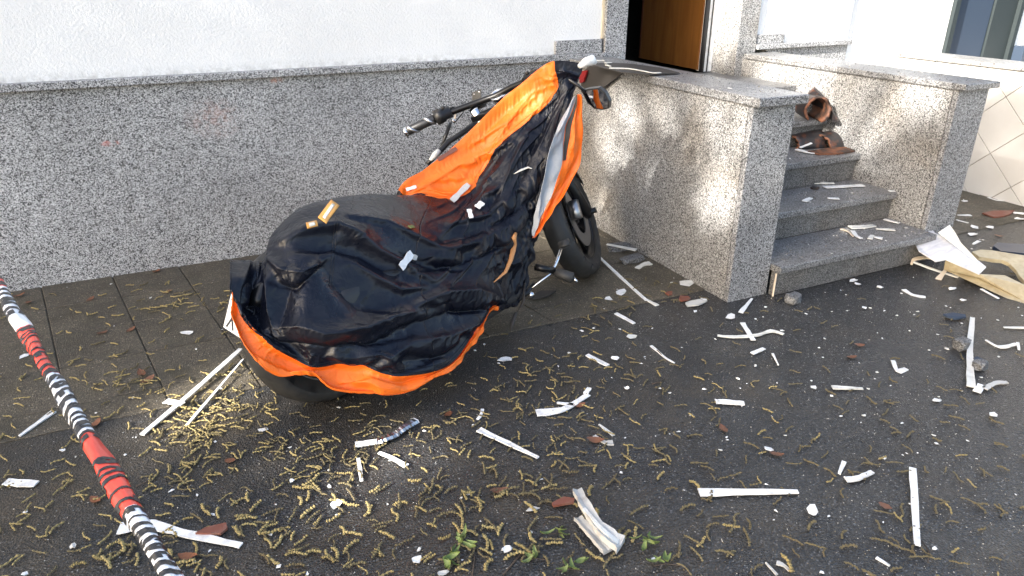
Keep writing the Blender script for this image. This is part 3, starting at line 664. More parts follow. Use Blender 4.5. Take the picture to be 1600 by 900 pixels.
# the big folds of the photograph, as ridges (+) and troughs (-): polyline, height, width either side (px)
FOLDS = [
 ([(446,372),(480,356),(522,352),(560,366),(620,402),(668,432)], .030, 13, 9),
 ([(470,378),(520,375),(560,388),(610,420)], -.022, 10, 12),
 ([(424,398),(438,412),(470,418),(500,402)], .016, 10, 8),
 ([(430,432),(458,440),(486,415)], -.016, 10, 10),
 ([(520,330),(600,345),(680,380),(722,392)], .018, 14, 10),
 ([(560,370),(640,400),(720,415)], -.016, 9, 9),
 ([(428,505),(470,500),(505,512),(560,506),(620,486),(700,478)], .030, 14, 10),
 ([(430,520),(500,530),(570,528),(640,512)], -.014, 9, 10),
 ([(415,430),(418,470),(424,505)], .022, 12, 8),
 ([(398,428),(396,465),(408,505)], -.036, 9, 8),
 ([(450,405),(446,450),(440,498)], -.014, 10, 10),
 ([(500,395),(530,440),(560,470),(600,480)], -.018, 22, 16),
 ([(545,400),(590,430),(620,446),(660,444)], .016, 9, 9),
 ([(648,470),(690,452),(740,448),(780,458)], .026, 11, 9),
 ([(640,492),(700,476),(760,474)], -.020, 8, 9),
 ([(505,520),(545,548),(590,545),(620,560)], .014, 10, 8),
 ([(590,560),(640,530),(700,520),(745,500)], .018, 10, 9),
 ([(610,575),(660,560),(705,535)], -.012, 8, 8),
 ([(640,545),(700,548)], -.010, 8, 8),
 ([(700,345),(760,330),(820,280),(868,200),(890,130)], .014, 8, 7),
 ([(690,372),(760,352),(820,308),(862,235),(884,165)], -.014, 6, 6),
 ([(660,398),(740,372),(800,345),(845,275)], .014, 7, 7),
 ([(640,420),(720,400),(790,372),(830,320)], -.012, 6, 6),
 ([(780,300),(800,250),(826,205)], .022, 12, 10),
 ([(760,335),(790,270),(812,215)], -.012, 8, 8),
 ([(805,300),(840,215),(872,140)], -.014, 7, 7),
 ([(828,290),(858,215),(886,130)], .012, 6, 6),
 ([(790,400),(815,370),(832,320)], .014, 8, 7),
 ([(806,440),(815,400),(826,360)], -.012, 6, 6),
 ([(650,290),(720,250),(800,215),(850,150)], .012, 9, 8),
 ([(640,292),(700,240),(760,200),(810,150)], -.008, 7, 7),
 ([(670,262),(730,222),(790,185),(838,130)], .010, 8, 8),
 ([(690,290),(750,262),(800,212)], -.008, 7, 7),
 ([(400,545),(430,560),(470,576)], .010, 6, 6),
 ([(540,590),(580,578),(640,596)], .010, 9, 9),
]
disp = np.zeros((NU, NV))
for pts, amp, w1, w2 in FOLDS:
    best = np.full((NU, NV), 1e9); side = np.zeros((NU, NV)); along = np.zeros((NU, NV)); tot = 0
    seg = [(np.array(a, float), np.array(b, float)) for a, b in zip(pts, pts[1:])]; full = sum(np.linalg.norm(b-a) for a, b in seg)
    for a, b in seg:
        d = b-a; L_ = np.linalg.norm(d); k = np.clip(((PX-a[0])*d[0]+(PY-a[1])*d[1])/L_**2, 0, 1)
        ex, ey = PX-(a[0]+k*d[0]), PY-(a[1]+k*d[1]); ds = np.hypot(ex, ey); m = ds < best
        best[m] = ds[m]; side[m] = (d[0]*ey-d[1]*ex)[m]; along[m] = (tot+k*L_)[m]/full; tot += L_
    w = np.where(side > 0, w2, w1); pr = np.exp(-np.abs(best/w)**1.1)*np.clip(np.sin(np.pi*(.06+.88*along)), 0, 1)**.6
    disp += amp*pr*1.65
# stringy pleats of the scorched part, all drawn to the knot at the handlebar
th0 = np.arctan2(PY-92, 915-PX); rad = np.hypot(PX-915, PY-92); wz = np.clip((rad-40)/120, 0, 1)*np.clip((PX-640)/110, 0, 1)*(tv[None, :] > 1.02)*np.clip((470-PY)/60, 0, 1)
nz_ = smooth_noise((NU,NV), 10, 8, np.random.default_rng(3)); am_ = smooth_noise((NU,NV), 14, 9, np.random.default_rng(4))
disp += wz*(1-np.abs(np.sin(th0*36+nz_*1.0)))**1.4*.0095*np.clip(.75+.5*am_, .1, 1.6)-wz*.004
wo = (tu[:, None] >= 7.2)*(tv[None, :] < .97)*np.clip((rad-20)/120, 0, 1); disp += wo*(1-np.abs(np.sin(th0*21+nz_*1.3)))**1.5*.009*np.clip(.6+.6*am_, 0, 1.5)
vis = np.clip((tv-.9)/.35, 0, 1)[None, :]*np.ones((NU,1)); vis[tu > 6.5, :] = np.maximum(vis[tu > 6.5, :], .8)
base = base + nb_*(disp*vis)[..., None]
# lower hem stays clear of the ground
base[..., 2] = np.maximum(base[..., 2], .035)
nb_ = normals(base)*(-1 if FLIP else 1)
# position based cloth: give the cloth a little more length than the shape it lies on and let it buckle
front = np.clip((tu-7)/3, 0, 1)[:, None]*np.ones((1,NV)); torn = np.exp(-(((PX-785)/70)**2+((PY-350)/75)**2)); hemz = np.clip((tv-4.6)/.6, 0, 1)[None, :]*np.ones((NU,1))
ORNG = ((tu[:, None] >= 7) & (tv[None, :] <= 1.0)).astype(float)
eu = .075+.085*front*(1-.35*ORNG)+.07*torn; ev = .060+.015*(1-front)+.04*torn+.01*ORNG
gat = np.exp(-(((PX-610)/35)**2+((PY-550)/25)**2)); eu += .06*gat; ev += .06*gat
r_ = np.random.default_rng(11)
sn = smooth_noise((NU,NV), 26, 18, r_)*.006+smooth_noise((NU,NV), 60, 12, r_)*.004+smooth_noise((NU,NV), 70, 50, r_)*.0025
p = base+nb_*sn[..., None]
def cset(di, dj, e, k, only_push=False):
    out = []
    A = base[:NU-di, :] if di else base
    I, J = np.meshgrid(np.arange(NU-di), np.arange(max(0,-dj), NV-max(0,dj)), indexing='ij'); I = I.ravel(); J = J.ravel()
    rest = np.linalg.norm(base[I+di, J+dj]-base[I, J], axis=1)*(1+e[I, J]); a = I*NV+J; b = (I+di)*NV+J+dj
    st = max(di, abs(dj)); key = ((I if di else J)//st) % 2
    for c in (0, 1): m = key == c; out.append((a[m], b[m], rest[m], k, only_push))
    return out
CS = cset(1,0,eu,1)+cset(0,1,ev,1)+cset(1,1,(eu+ev)/2,.35)+cset(1,-1,(eu+ev)/2,.35)+cset(2,0,eu,.08,True)+cset(0,2,ev,.08,True)+cset(4,0,eu*.9,.05,True)+cset(0,4,ev*.9,.05,True)
X = p.reshape(-1,3).copy(); B0 = base.reshape(-1,3); N0 = nb_.reshape(-1,3); vel = np.zeros_like(X)
inmin = np.full((NU,NV), -.012); inmin[:, -SUBV:] = -.03; inmin = inmin.ravel(); outmax = (.022+.014*front*(1-ORNG)+.008*torn).ravel()
pin = np.zeros((NU,NV)); pin[:, 0] = .75; pin[:, 1:4] = .4; pin[0, :] = .3; pin[-1, :] = .35; pin[:, -1] = .3; pin = pin.ravel()[:, None]
for it in range(110):
    vel *= .90; vel[:, 2] -= 9.8*.00012; Xo = X.copy(); X = X+vel
    for a, b, rest, k, push in CS:
        d = X[b]-X[a]; L_ = np.sqrt((d*d).sum(1))+1e-9; c = (L_-rest)
        if push: c = np.minimum(c, 0)
        q = d*(k*.5*c/L_)[:, None]; X[a] += q; X[b] -= q
    e = X-B0; dn_ = (e*N0).sum(1); tang = e-N0*dn_[:, None]; dn_ = np.clip(dn_, inmin, outmax)
    tl = np.sqrt((tang*tang).sum(1))+1e-9; tang *= np.minimum(1, .025/tl)[:, None]
    X = B0+tang+N0*dn_[:, None]; X = X*(1-pin)+(B0+0*X)*pin
    X[:, 2] = np.maximum(X[:, 2], .02); vel = X-Xo
CL = X.reshape(NU, NV, 3)
cover = thing('motorcycle_cover', 'torn navy and orange motorcycle cover draped over the motorcycle', 'cover', BO)
def patch(name, u0, u1, v0, v1, m, arr=CL, flip=FLIP, skip=None, th=.0022, label=None):
    ids = {}; mb = MB(); fs = []
    for i in range(u0, u1):
        for j in range(v0, v1):
            if skip is not None and skip(i, j): continue
            q = []
            for (a, b) in ((i,j),(i+1,j),(i+1,j+1),(i,j+1)):
                if (a, b) not in ids: ids[(a, b)] = len(mb.v); mb.v.append(tuple(arr[a, b]))
                q.append(ids[(a, b)])
            fs.append(tuple(q[::-1] if flip else q))
    mb.f = fs; mb.mi = [0]*len(fs); o = obj(name, mb, m, cover, True, label)
    s_ = o.modifiers.new('smooth', 'SUBSURF'); s_.levels = s_.render_levels = 1; d_ = o.modifiers.new('cloth', 'SOLIDIFY'); d_.thickness = th; d_.offset = -1; return o
c7, c10 = 7*SUBU, 10*SUBU; r1, r5, r6 = SUBV, 5*SUBV, 6*SUBV
# tear holes in the melted zone
patch('navy_panel', 0, c7, 0, r5, M['navy']); patch('navy_front_panel', c7, NU-1, r1, r5, M['navy_melt'], label='melted and torn navy panel over the tank')
patch('orange_panel', c7, NU-1-2*SUBU+3, 0, r1, M['orange']); patch('navy_top_gather', NU-1-2*SUBU+3, NU-1, 0, r1, M['navy'])
patch('orange_hem', 0, c10+4, r5, r6, M['orange']); patch('navy_hem', c10+4, NU-1, r5, r6, M['navy_melt'])
# silver lined flap hanging at the front
FL = [[(896,152,-.40),(900,150,-.41),(903,148,-.42),(907,148,-.425),(910,152,-.43)],
      [(872,200,-.375),(882,199,-.385),(892,200,-.39),(901,200,-.40),(911,203,-.41)],
      [(855,250,-.345),(869,252,-.35),(884,250,-.36),(895,252,-.37),(907,252,-.385)],
      [(846,298,-.315),(855,302,-.315),(864,302,-.32),(874,298,-.33),(888,292,-.35)],
      [(838,338,-.285),(843,339,-.285),(848,338,-.29),(855,336,-.30),(862,332,-.31)],
      [(832,368,-.265),(833,370,-.265),(834,372,-.265),(836,371,-.27),(839,367,-.275)]]
F3 = np.array([[BP(q[0], q[1], q[2]-.03) for q in c] for c in FL]); fu, fv = 61, 45
FB = catmull(F3, np.linspace(0, 5, fu)); FB = np.swapaxes(catmull(np.swapaxes(FB, 0, 1), np.linspace(0, 4, fv)), 0, 1)
fn = normals(FB); fl2 = (fn[30, 20]@(CAM-FB[30, 20])) < 0; fn = -fn if fl2 else fn
uu, vv = np.meshgrid(np.linspace(0,1,fu), np.linspace(0,1,fv), indexing='ij')
FB = FB+fn*(.010*np.sin(vv*9+uu*5+1)*np.sin(uu*3.1)+.006*np.sin(vv*17-uu*9)+smooth_noise((fu,fv),14,9,r_)*.0035)[..., None]
sil = 17
patch('silver_lining', 0, fu-1, 0, sil, M['silver'], FB, fl2); patch('orange_flap', 0, fu-1, sil, fv-1, M['orange'], FB, fl2)
patch('grey_edging', 0, 24, sil, sil+4, M['grey_plastic'], FB+fn*.004, fl2)
# things printed or sewn on: reflective marks, seams, torn edges, white backing
from mathutils.bvhtree import BVHTree
_V = [tuple(q) for q in CL.reshape(-1,3)]; _F = [(i*NV+j, (i+1)*NV+j, (i+1)*NV+j+1, i*NV+j+1) for i in range(NU-1) for j in range(NV-1)]
BVH = BVHTree.FromPolygons(_V, _F)
def cloth_hit(u, v):
    d = ray(u, v); h = BVH.ray_cast(Vector(tuple(CAM)), Vector(tuple(nrm(d))))
    if h[0] is None: h = BVH.find_nearest(Vector(tuple(BP(u, v, -.1))))
    n = np.array(h[1]); n = n if n@(CAM-np.array(h[0])) > 0 else -n
    return np.array(h[0]), n
def on_cloth(u, v, lift=.002):
    p_, n_ = cloth_hit(u, v); return p_+n_*lift
def strip_on(name, a, b, w, m, n=10, lift=.0012):
    """ribbon following the cloth from photo point a to b, w px wide"""
    a, b = np.array(a, float), np.array(b, float); d = (b-a)/np.linalg.norm(b-a); q = np.array([-d[1], d[0]])*w/2; vs = []; fs = []
    for i in range(n+1):
        c = a+(b-a)*i/n
        for s_ in (-1, -.33, .33, 1): vs.append(on_cloth(*(c+q*s_), lift))
    for i in range(n):
        for j in range(3): fs.append((i*4+j, i*4+j+1, (i+1)*4+j+1, (i+1)*4+j))
    o = obj(name, MB().add(vs, fs), m, cover, True); md = o.modifiers.new('t', 'SOLIDIFY'); md.thickness = .001; md.offset = 1; return o
strip_on('reflective_mark', (503,345), (524,317), 16, M['reflect']); strip_on('reflective_mark', (479,353), (496,349), 9, M['reflect'])
strip_on('reflective_mark_core', (506,342), (521,320), 5, M['reflect_w'], lift=.0028); strip_on('reflective_mark_core', (483,352), (492,350), 5, M['reflect_w'], lift=.0028)
for pts in ([(524,338),(520,380),(517,420),(514,450)], [(528,338),(524,380),(521,420),(518,450)], [(552,308),(548,330)]):
    P = []
    for a, b in zip(pts, pts[1:]):
        for k in range(8): P.append(on_cloth(a[0]+(b[0]-a[0])*k/8, a[1]+(b[1]-a[1])*k/8, .0015))
    obj('seam', MB().tube(P, .0012, 5), M['navy'], cover, True)
CN = normals(CL)*(-1 if FLIP else 1)
for rr_, u0, u1, m_ in ((r5-2, 2, c10, 'navy'), (r5-4, 2, c10, 'navy'), (r6-5, 2, c10, 'orange'), (r1-3, c7+2, NU-2*SUBU, 'orange')):
    obj('stitching', MB().tube([CL[i, rr_]+CN[i, rr_]*.0012 for i in range(u0, u1, 2)], .0013, 5), M[m_], cover, True)
tp = [on_cloth(*q, .012) for q in ((806,362),(800,372),(803,382),(799,392),(797,405),(788,424),(770,442))]
obj('melted_trim', MB().tube(tp, [.007,.011,.006,.012,.010,.008,.002], 10, flat=.5), mat('scorched_trim', (.42,.20,.075), .5), cover, True)
for k, pts in enumerate([[(820,442),(818,470),(808,488)],[(806,488),(800,505),(797,518)]]):
    P = [BP(u, v, -.26) for u, v in pts]; obj('torn_shred', MB().tube(P, [.008,.012,.004], 6, flat=.4), M['grey_plastic'], cover, True)
obj('white_backing', MB().tube([on_cloth(*q, .004) for q in ((802,272),(815,266),(826,262),(832,264))], [.002,.010,.009,.003], 8, flat=.4), M['offwhite'], cover, True)
obj('knotted_end', MB().tube([BP(905,104,-.44), BP(915,97,-.45), BP(925,94,-.46), BP(930,98,-.46)], [.010,.018,.022,.010], 10), M['white'], cover, True)

# ================================================================== BARRIER TAPE
def tape_pt(u, v):             # the tape hangs level about a metre above the ground; far end and near end of what the photo shows
    A_, B_ = CAM+ray(2,455)*1.25, CAM+ray(262,893)*.70; return A_, B_
TA, TB = tape_pt(0,0); tdir = nrm(TB-TA); TLEN = np.linalg.norm(TB-TA); TR = .0102
def tparam(vpx):               # distance along the tape whose image lies at this photo height
    lo, hi = -1.5, 1.0
    for _ in range(50):
        mid = (lo+hi)/2; q = TA+tdir*mid; d = q-CAM
        if d@CF < .05: hi = mid; continue
        if 450-FPX*(d@CU)/(d@CF) < vpx: lo = mid
        else: hi = mid
    return lo
tE = nrm(np.cross(tdir, CAM-(TA+TB)/2)); tN = np.cross(tE, tdir); tN = tN if tN@(CAM-(TA+TB)/2) > 0 else -tN
if tE@CR < 0: tE = -tE           # tE points to the right in the picture, tN to the viewer
tape = thing('barrier_tape', 'red and white police barrier tape twisted into a rope, in the foreground', 'tape', (TA+TB)/2)
def tape_r(x, an): return TR*(1+.10*math.sin(x*13)+.05*math.sin(x*31+an)+.13*math.sin(an*2+x*26)+.06*math.sin(an*3+x*55)+.03*math.sin(an*7-x*90))
BND = [tparam(v) for v in (456,516,590,687,802)]
step_ = BND[1]-BND[0]; bnds = [-2.6]+[BND[0]-.11*k for k in range(18,0,-1)]+BND+[BND[-1]+.17*k for k in range(1,14)]
for k, (x0, x1) in enumerate(zip(bnds, bnds[1:])):
    if x1-x0 < .01: continue
    n = max(4, int((x1-x0)/.006)); m = 28; vs = []; fs = []
    for i in range(n+1):
        x = x0+(x1-x0)*i/n; c = TA+tdir*x
        for j in range(m):
            an = 2*math.pi*j/m; xx = .004*math.sin(an+x*8)
            vs.append(c+tdir*xx+(tN*math.cos(an)+tE*math.sin(an))*tape_r(x, an))
    fs = [(i*m+j, i*m+(j+1)%m, (i+1)*m+(j+1)%m, (i+1)*m+j) for i in range(n) for j in range(m)]
    white = (k-bnds.index(BND[0])) % 2 == 0
    obj('white_band' if white else 'red_band', MB().add(vs, fs), M['tape_white'] if white else M['tape_red'], tape, True, fix=True)
WORD = 'POLIZEIABSPERRUNG'
def letters(txt, v0, v1, x0=None, x1=None):
    x0 = tparam(v0) if x0 is None else x0; x1 = tparam(v1) if x1 is None else x1; n = len(txt); mb = MB()
    for i, ch in enumerate(txt):
        V, F = textmesh(ch, .045); wd = max(V[:,0].max(), .25); cw = (x1-x0)/n*(.80 if ch != 'I' else .28); xs_ = x0+(x1-x0)*(i+.10)/n+((x1-x0)/n*.25 if ch == 'I' else 0)
        vs = []
        V = np.concatenate([V*np.array([.86,1,1])+np.array([k_*wd,0,0]) for k_ in (0,.05,.09)]); F = [tuple(i_+q_*len(V)//3 for i_ in f_) for q_ in range(3) for f_ in F]
        for a, b, _ in V:
            x = xs_+a/wd*cw; an = (b/.72-.5)*3.3-.05+(x-xs_)*3; vs.append(TA+tdir*(x+.004*math.sin(an+x*8))+(tN*math.cos(an)+tE*math.sin(an))*(tape_r(x, an)+.0008))
        mb.add(vs, F)
    obj('lettering', mb, M['ink'], tape)
letters('SPERRUNG', 402, 499); letters('POLIZEIAB', 517, 592); letters('SPERRUNG', 592, 699); letters('POLIZ', 726, 800); xa = tparam(802); letters('EIABSPERRUNG', 0, 0, xa, xa+.165)

# ================================================================== DEBRIS
def ribbon(pts, wpx, th=.003, zlift=.0015, taper=(1,1), seed=0, cup=0.0, z=0.0, wob=.12):
    """strip lying on the ground (or at height z) through photo points"""
    rr = random.Random(seed); P = np.array([G(p[0], p[1], z+(p[2] if len(p) > 2 else 0)+zlift) for p in pts]); n = max(6, 5*(len(P)-1))
    C_ = catmull(P, np.linspace(0, len(P)-1, n+1)) if len(P) > 2 else np.array([P[0]+(P[1]-P[0])*k/n for k in range(n+1)])
    vs = []; fs = []
    for i in range(n+1):
        t = nrm(C_[min(i+1,n)]-C_[max(i-1,0)]); sd_ = nrm(np.cross(t, (0,0,1))); dep = (C_[i]-CAM)@CF
        # apparent width -> real width: the ground is foreshortened away from the camera
        fs_ = np.linalg.norm([sd_@CR, sd_@CU]); w = wpx*dep/FPX/max(fs_, .35)/2; k = i/n; w *= (taper[0]*(1-k)+taper[1]*k)*(1+wob*rr.uniform(-1,1))
        c = C_[i]+sd_*rr.uniform(-1,1)*w*.08
        vs += [c-sd_*w, c-sd_*w+np.array([0,0,th+cup*w]), c+np.array([0,0,th]), c+sd_*w+np.array([0,0,th+cup*w]), c+sd_*w]
    for i in range(n):
        for j in range(5): fs.append((i*5+j, i*5+(j+1)%5, (i+1)*5+(j+1)%5, (i+1)*5+j))
    fs += [(4,3,2,1,0), tuple(n*5+j for j in range(5))]; return MB().add(vs, fs)
STRIPS = [ # label, points, width px, material, height
 ('long white plastic strip leaning under the rear wheel, longer of the two', [(222,680,0),(300,614,.01),(376,546,.03)], 9, 'white', 0),
 ('thin white plastic strip beside the rear wheel, shorter of the two', [(292,665,0),(380,562,.02)], 6, 'white', 0),
 ('small white sliver lying across the long strip by the rear wheel', [(259,627,.02),(286,632,.025)], 7, 'white', 0),
 ('short white strip on the slabs just right of the tape', [(31,682),(84,644)], 11, 'white', 0),
 ('white strip at the far left edge, below the tape', [(8,754),(57,757)], 8, 'white', 0),
 ('long curved white strip passing under the tape at bottom left', [(186,826),(236,822),(300,837),(377,853)], 13, 'white', 0),
 ('short white strip joined to the crumpled foil scrap', [(555,696),(594,690)], 7, 'white', 0),
 ('white strip pointing at the crumpled foil from below, slightly curved', [(592,708),(612,716),(635,729)], 8, 'white', 0),
 ('short upright white sliver left of the curved strip in the sunlit patch', [(560,717),(565,752)], 7, 'white', 0),
 ('straight white bar on the asphalt below the motorcycle middle', [(748,672),(841,716)], 10, 'white', 0),
 ('bent white strip pointing up right, on asphalt below the cover', [(838,646),(880,640),(919,617)], 9, 'white', 0),
 ('thin white sliver crossing the bent strip', [(870,630),(896,633)], 4, 'white', 0),
 ('small white flake at the upper tip of the bent strip', [(915,616),(921,607)], 9, 'white', 0),
 ('long horizontal white bar on wet asphalt at bottom right of centre', [(1092,770),(1247,769)], 9, 'white', 0),
 ('long upright white bar on wet asphalt at bottom right', [(1426,732),(1433,853)], 12, 'white', 0),
 ('long upright greyish bar on asphalt near the right edge', [(1519,497),(1515,550),(1517,605)], 12, 'offwhite', 0),
 ('small white tab at the foot of the greyish upright bar', [(1526,613),(1534,602)], 11, 'white', 0),
 ('grey translucent sliver right of the greyish upright bar', [(1538,608),(1556,599),(1574,598)], 7, 'greywhite', 0),
 ('thin curved white sliver at the right edge', [(1540,532),(1562,543),(1588,538)], 4, 'white', 0),
 ('thin straight white sliver touching the right edge', [(1568,512),(1604,513)], 3, 'white', 0),
 ('tiny upright white tab beside the curved sliver at the right edge', [(1590,536),(1592,547)], 4, 'white', 0),
 ('thin white stick lying level in the middle of the asphalt', [(1300,606),(1348,608)], 5, 'offwhite', 0),
 ('short white stick on asphalt, below and left of the level stick', [(1118,628),(1140,629),(1163,631)], 6, 'white', 0),
 ('short white stub above the curved sliver, lower right asphalt', [(1311,741),(1319,722)], 8, 'white', 0),
 ('curved white sliver beside a short stub, lower right asphalt', [(1321,750),(1340,748),(1363,738)], 6, 'white', 0),
 ('pointed white blade in front of the left cheek wall', [(1157,489),(1175,467)], 8, 'white', 0),
 ('white strip lying across a thin crooked strip', [(1160,505),(1177,532)], 9, 'white', 0),
 ('thin crooked white strip under a shorter strip, before the steps', [(1121,525),(1145,527),(1180,525),(1205,518),(1224,523)], 5, 'offwhite', 0),
 ('white sliver just below the crossed strips', [(1175,553),(1194,545)], 6, 'white', 0),
 ('small bent white sliver right of the crossed strips', [(1207,553),(1216,571)], 4, 'white', 0),
 ('long white strip running from the front wheel along the pavement', [(936,402),(970,434),(1010,470)], 6, 'white', 0),
 ('short white end piece at the tip of the long strip by the front wheel', [(1003,465),(1027,478)], 8, 'offwhite', 0),
 ('tapered white strip on asphalt right of the cover', [(917,555),(950,572)], 8, 'white', 0),
 ('white flake with a long thin tail on the asphalt', [(1017,541),(1027,549),(1040,560),(1054,568)], 5, 'white', 0),
 ('white strip at the pavement edge in front of the footpeg', [(962,490),(991,506)], 7, 'white', 0),
 ('white strip lying on the dark granite chunk by the cheek wall', [(948,382,.035),(994,391,.03)], 7, 'offwhite', 0),
 ('curved white chip beside the granite chunks by the cheek wall', [(995,420),(1006,414),(1017,412)], 8, 'offwhite', 0),
 ('white strip just in front of the bottom step', [(1412,453),(1425,461),(1446,465)], 9, 'white', 0),
 ('bent white tab standing on the asphalt, right of centre', [(1395,564),(1402,580),(1416,577)], 7, 'white', 0),
 ('two-legged white scrap at the bottom edge, left sliver', [(1196,880),(1214,899)], 5, 'greywhite', 0),
 ('curved grey sliver at the bottom edge, right of another', [(1213,880),(1224,884),(1234,893)], 6, 'greywhite', 0),
 ('small white sliver near the bottom edge, lower right', [(1369,872),(1390,885)], 6, 'white', 0),
 ('grey splinter on asphalt right of the straight white bar', [(928,682),(945,692),(958,693)], 6, 'greywhite', 0),
 ('small grey white stick just above the grey splinter', [(936,664),(959,681)], 6, 'offwhite', 0),
 ('small curved white chip left of the bent strip', [(754,640),(751,650),(746,656)], 6, 'white', 0),
 ('long pale splinter lying level at the back of the second step', [(1230,292),(1262,287),(1303,287)], 6, 'offwhite', .33),
 ('straight white double strip on the second step', [(1288,293),(1349,290)], 6, 'white', .33),
 ('small white sliver at the front of the second step', [(1293,310),(1311,311)], 5, 'white', .33),
 ('small white chip near the left end of the second step', [(1257,315),(1267,310)], 7, 'white', .33),
 ('short white sliver at the right end of the second step edge', [(1389,299),(1398,299)], 4, 'white', .33),
 ('white splinter at the back right of the bottom step', [(1381,343),(1405,349)], 6, 'white', .165),
 ('pale level splinter on the bottom step', [(1369,358),(1398,360)], 4, 'offwhite', .165),
 ('white curled chip in the middle of the bottom step', [(1332,361),(1338,369),(1346,373)], 7, 'white', .165),
 ('brownish splinter in the middle of the bottom step', [(1314,358),(1325,362),(1333,370)], 6, 'cream', .165),
 ('pale broken splinter at the back of the bottom step', [(1328,356),(1350,355),(1366,353)], 6, 'offwhite', .165),
 ('white chip near the front of the bottom step, right half', [(1366,371),(1379,373)], 7, 'white', .165),
 ('small upright white chip beside the front chip on the bottom step', [(1359,374),(1363,368)], 7, 'offwhite', .165),
 ('white splinter bundle in front of the dark roof tiles, third step', [(1244,234),(1260,238),(1278,240)], 8, 'white', .495),
 ('thin stick standing out of the splinter bundle on the third step', [(1250,231,.01),(1268,224,.035)], 3, 'white', .495),
 ('curved pale splinter under the broken door panel', [(1424,414,.01),(1428,406,.03),(1442,403,.04),(1460,404,.04)], 6, 'cream', 0),
 ('long pale splinter lying in front of the broken door panel', [(1427,410,.03),(1462,423,.01),(1497,434)], 5, 'offwhite', 0),
 ('short pale splinter crossing the long one at the broken panel', [(1466,437),(1480,419,.02)], 8, 'cream', 0),
 ('thin white splinter pair on asphalt below the broken panel', [(1533,452),(1560,467)], 5, 'white', 0),
 ('thin white stick on the pavement right of the right cheek wall, upper', [(1496,337),(1517,337)], 3, 'white', 0),
 ('thin white stick on the pavement right of the right cheek wall, lower', [(1494,344),(1513,349)], 4, 'white', 0),
 ('white strip at the foot of the tiled wall', [(1544,309),(1556,313),(1571,314)], 5, 'white', 0),
 ('white strip at the right edge on the pavement', [(1583,333),(1604,335)], 5, 'white', 0),
 ('small white sliver on the pavement above the dark blue sheet', [(1520,382),(1530,377)], 5, 'white', 0),
]
for k, (lab, pts, w, m, z) in enumerate(STRIPS):
    tap = (1, .45) if k % 4 == 1 else ((.5, 1) if k % 4 == 3 else (1, .9))
    o = obj('white_strip' if m in ('white', 'offwhite') else 'splinter', ribbon(pts, w*.84, .004, .002 if z == 0 and k > 30 else .006, tap, k, .12 if k % 3 == 0 else 0, z), M[m], None, False, fix=True)
    tag(o, lab, 'strip' if m in ('white','offwhite') else 'splinter', 'white plastic strips and splinters strewn about')
def flake(u, v, rpx, seed, z=0.0, el=1.0, rot=0.0, th=.003):
    rr = random.Random(seed); c = G(u, v, z); dep = (c-CAM)@CF; r = rpx*dep/FPX; n = rr.randint(5, 8); poly = []
    for i in range(n):
        an = 2*math.pi*(i+rr.uniform(-.25,.25))/n; q = r*rr.uniform(.65,1.1); x, y = math.cos(an)*q*el, math.sin(an)*q
        poly.append(c+np.array([x*math.cos(rot)-y*math.sin(rot), x*math.sin(rot)+y*math.cos(rot), .002+rr.uniform(0,.006)]))
    return MB().prism(poly, (0,0,th))
FLAKES = [('white flake on asphalt right of the cover tail hem', 788,563,11,'white'),('white scrap on asphalt beside the tapered strip', 961,561,8,'white'),('pale pink scrap left of the flake with the tail', 988,527,10,'offwhite'),
 ('white flake in the middle slabs left of the licence plate', 292,521,8,'white'),('white flake on the slabs hidden close behind the tape', 38,558,7,'white'),('white curled scrap on asphalt, lower right of centre', 1200,703,10,'white'),
 ('torn white scrap above the long upright bar, bottom right', 1270,800,11,'white'),('white flake in the sunlit patch, largest near bottom left', 524,790,12,'white'),('small white chip in the sunlit patch beside the flake', 456,753,5,'white'),
 ('white chip with a dark tail right of the leftmost strips', 411,673,8,'white'),('round white chip near the green sprigs at the bottom', 792,860,9,'white'),('white chip lying over catkins near the bottom edge', 652,876,11,'white'),
 ('grey white scrap at the bottom edge left of the sprigs', 692,897,8,'greywhite'),('crumpled white scrap on asphalt, right of the grey profile', 832,797,8,'greywhite'),('white shell shaped scrap at the foot of the cheek wall', 1073,443,15,'offwhite'),
 ('white chip on the pavement left of the long strip', 951,468,8,'white'),('larger white chip above the pavement chip', 970,458,10,'white'),('white scrap near the red clay chip', 1100,471,6,'white'),
 ('white scrap left of the pointed blade', 1141,496,9,'white'),('tiny white chip left of the pointed blade', 1086,488,4,'white'),('white oval chip on asphalt in the middle distance', 1271,607,7,'white'),
 ('white chip left of the bottom step corner', 1211,401,0,'white'),('white chip on asphalt near the right edge, below the bar', 1552,650,8,'white'),('white sliver chip right of centre on asphalt', 1463,627,7,'white'),
 ('white scrap below the tapered white strip', 980,608,6,'white'),('oval white chip near the right cheek wall foot', 1350,482,6,'white'),('white chip beside the right cheek wall on the pavement', 1507,315,6,'white'),
 ('white scrap on the pavement right of the right pier', 1522,356,8,'white'),('white flake on the pavement before the dark blue sheet', 1519,367,9,'white'),('white chip right of the flake before the dark blue sheet', 1546,356,7,'white'),
 ('white scrap at the right edge by the tiled wall', 1593,343,8,'white'),('white chip on asphalt in front of the bottom step corner', 1340,445,6,'white'),('white chip left of the first strip before the steps', 1333,439,6,'white'),
 ('small white chip at the tip of the third strip before the steps', 1375,450,6,'white'),('white chip under the splinters of the broken panel', 1488,452,5,'white'),('white chip below the broken panel', 1505,470,6,'white'),
 ('tiny white chip on asphalt near the lower left curved strip', 115,855,7,'greywhite'),('white chip at the bottom left corner', 40,898,8,'white'),('white chip on asphalt far bottom centre', 1022,876,7,'white')]
for k, (lab, u, v, r, m) in enumerate(FLAKES):
    if r <= 0: continue
    tag(obj('paint_flake', flake(u, v, r*.82, 100+k, 0.003, random.uniform(.9,1.9), random.uniform(-.7,.9), .0015), M[m], None, fix=True), lab, 'flake', 'larger white flakes on the ground')
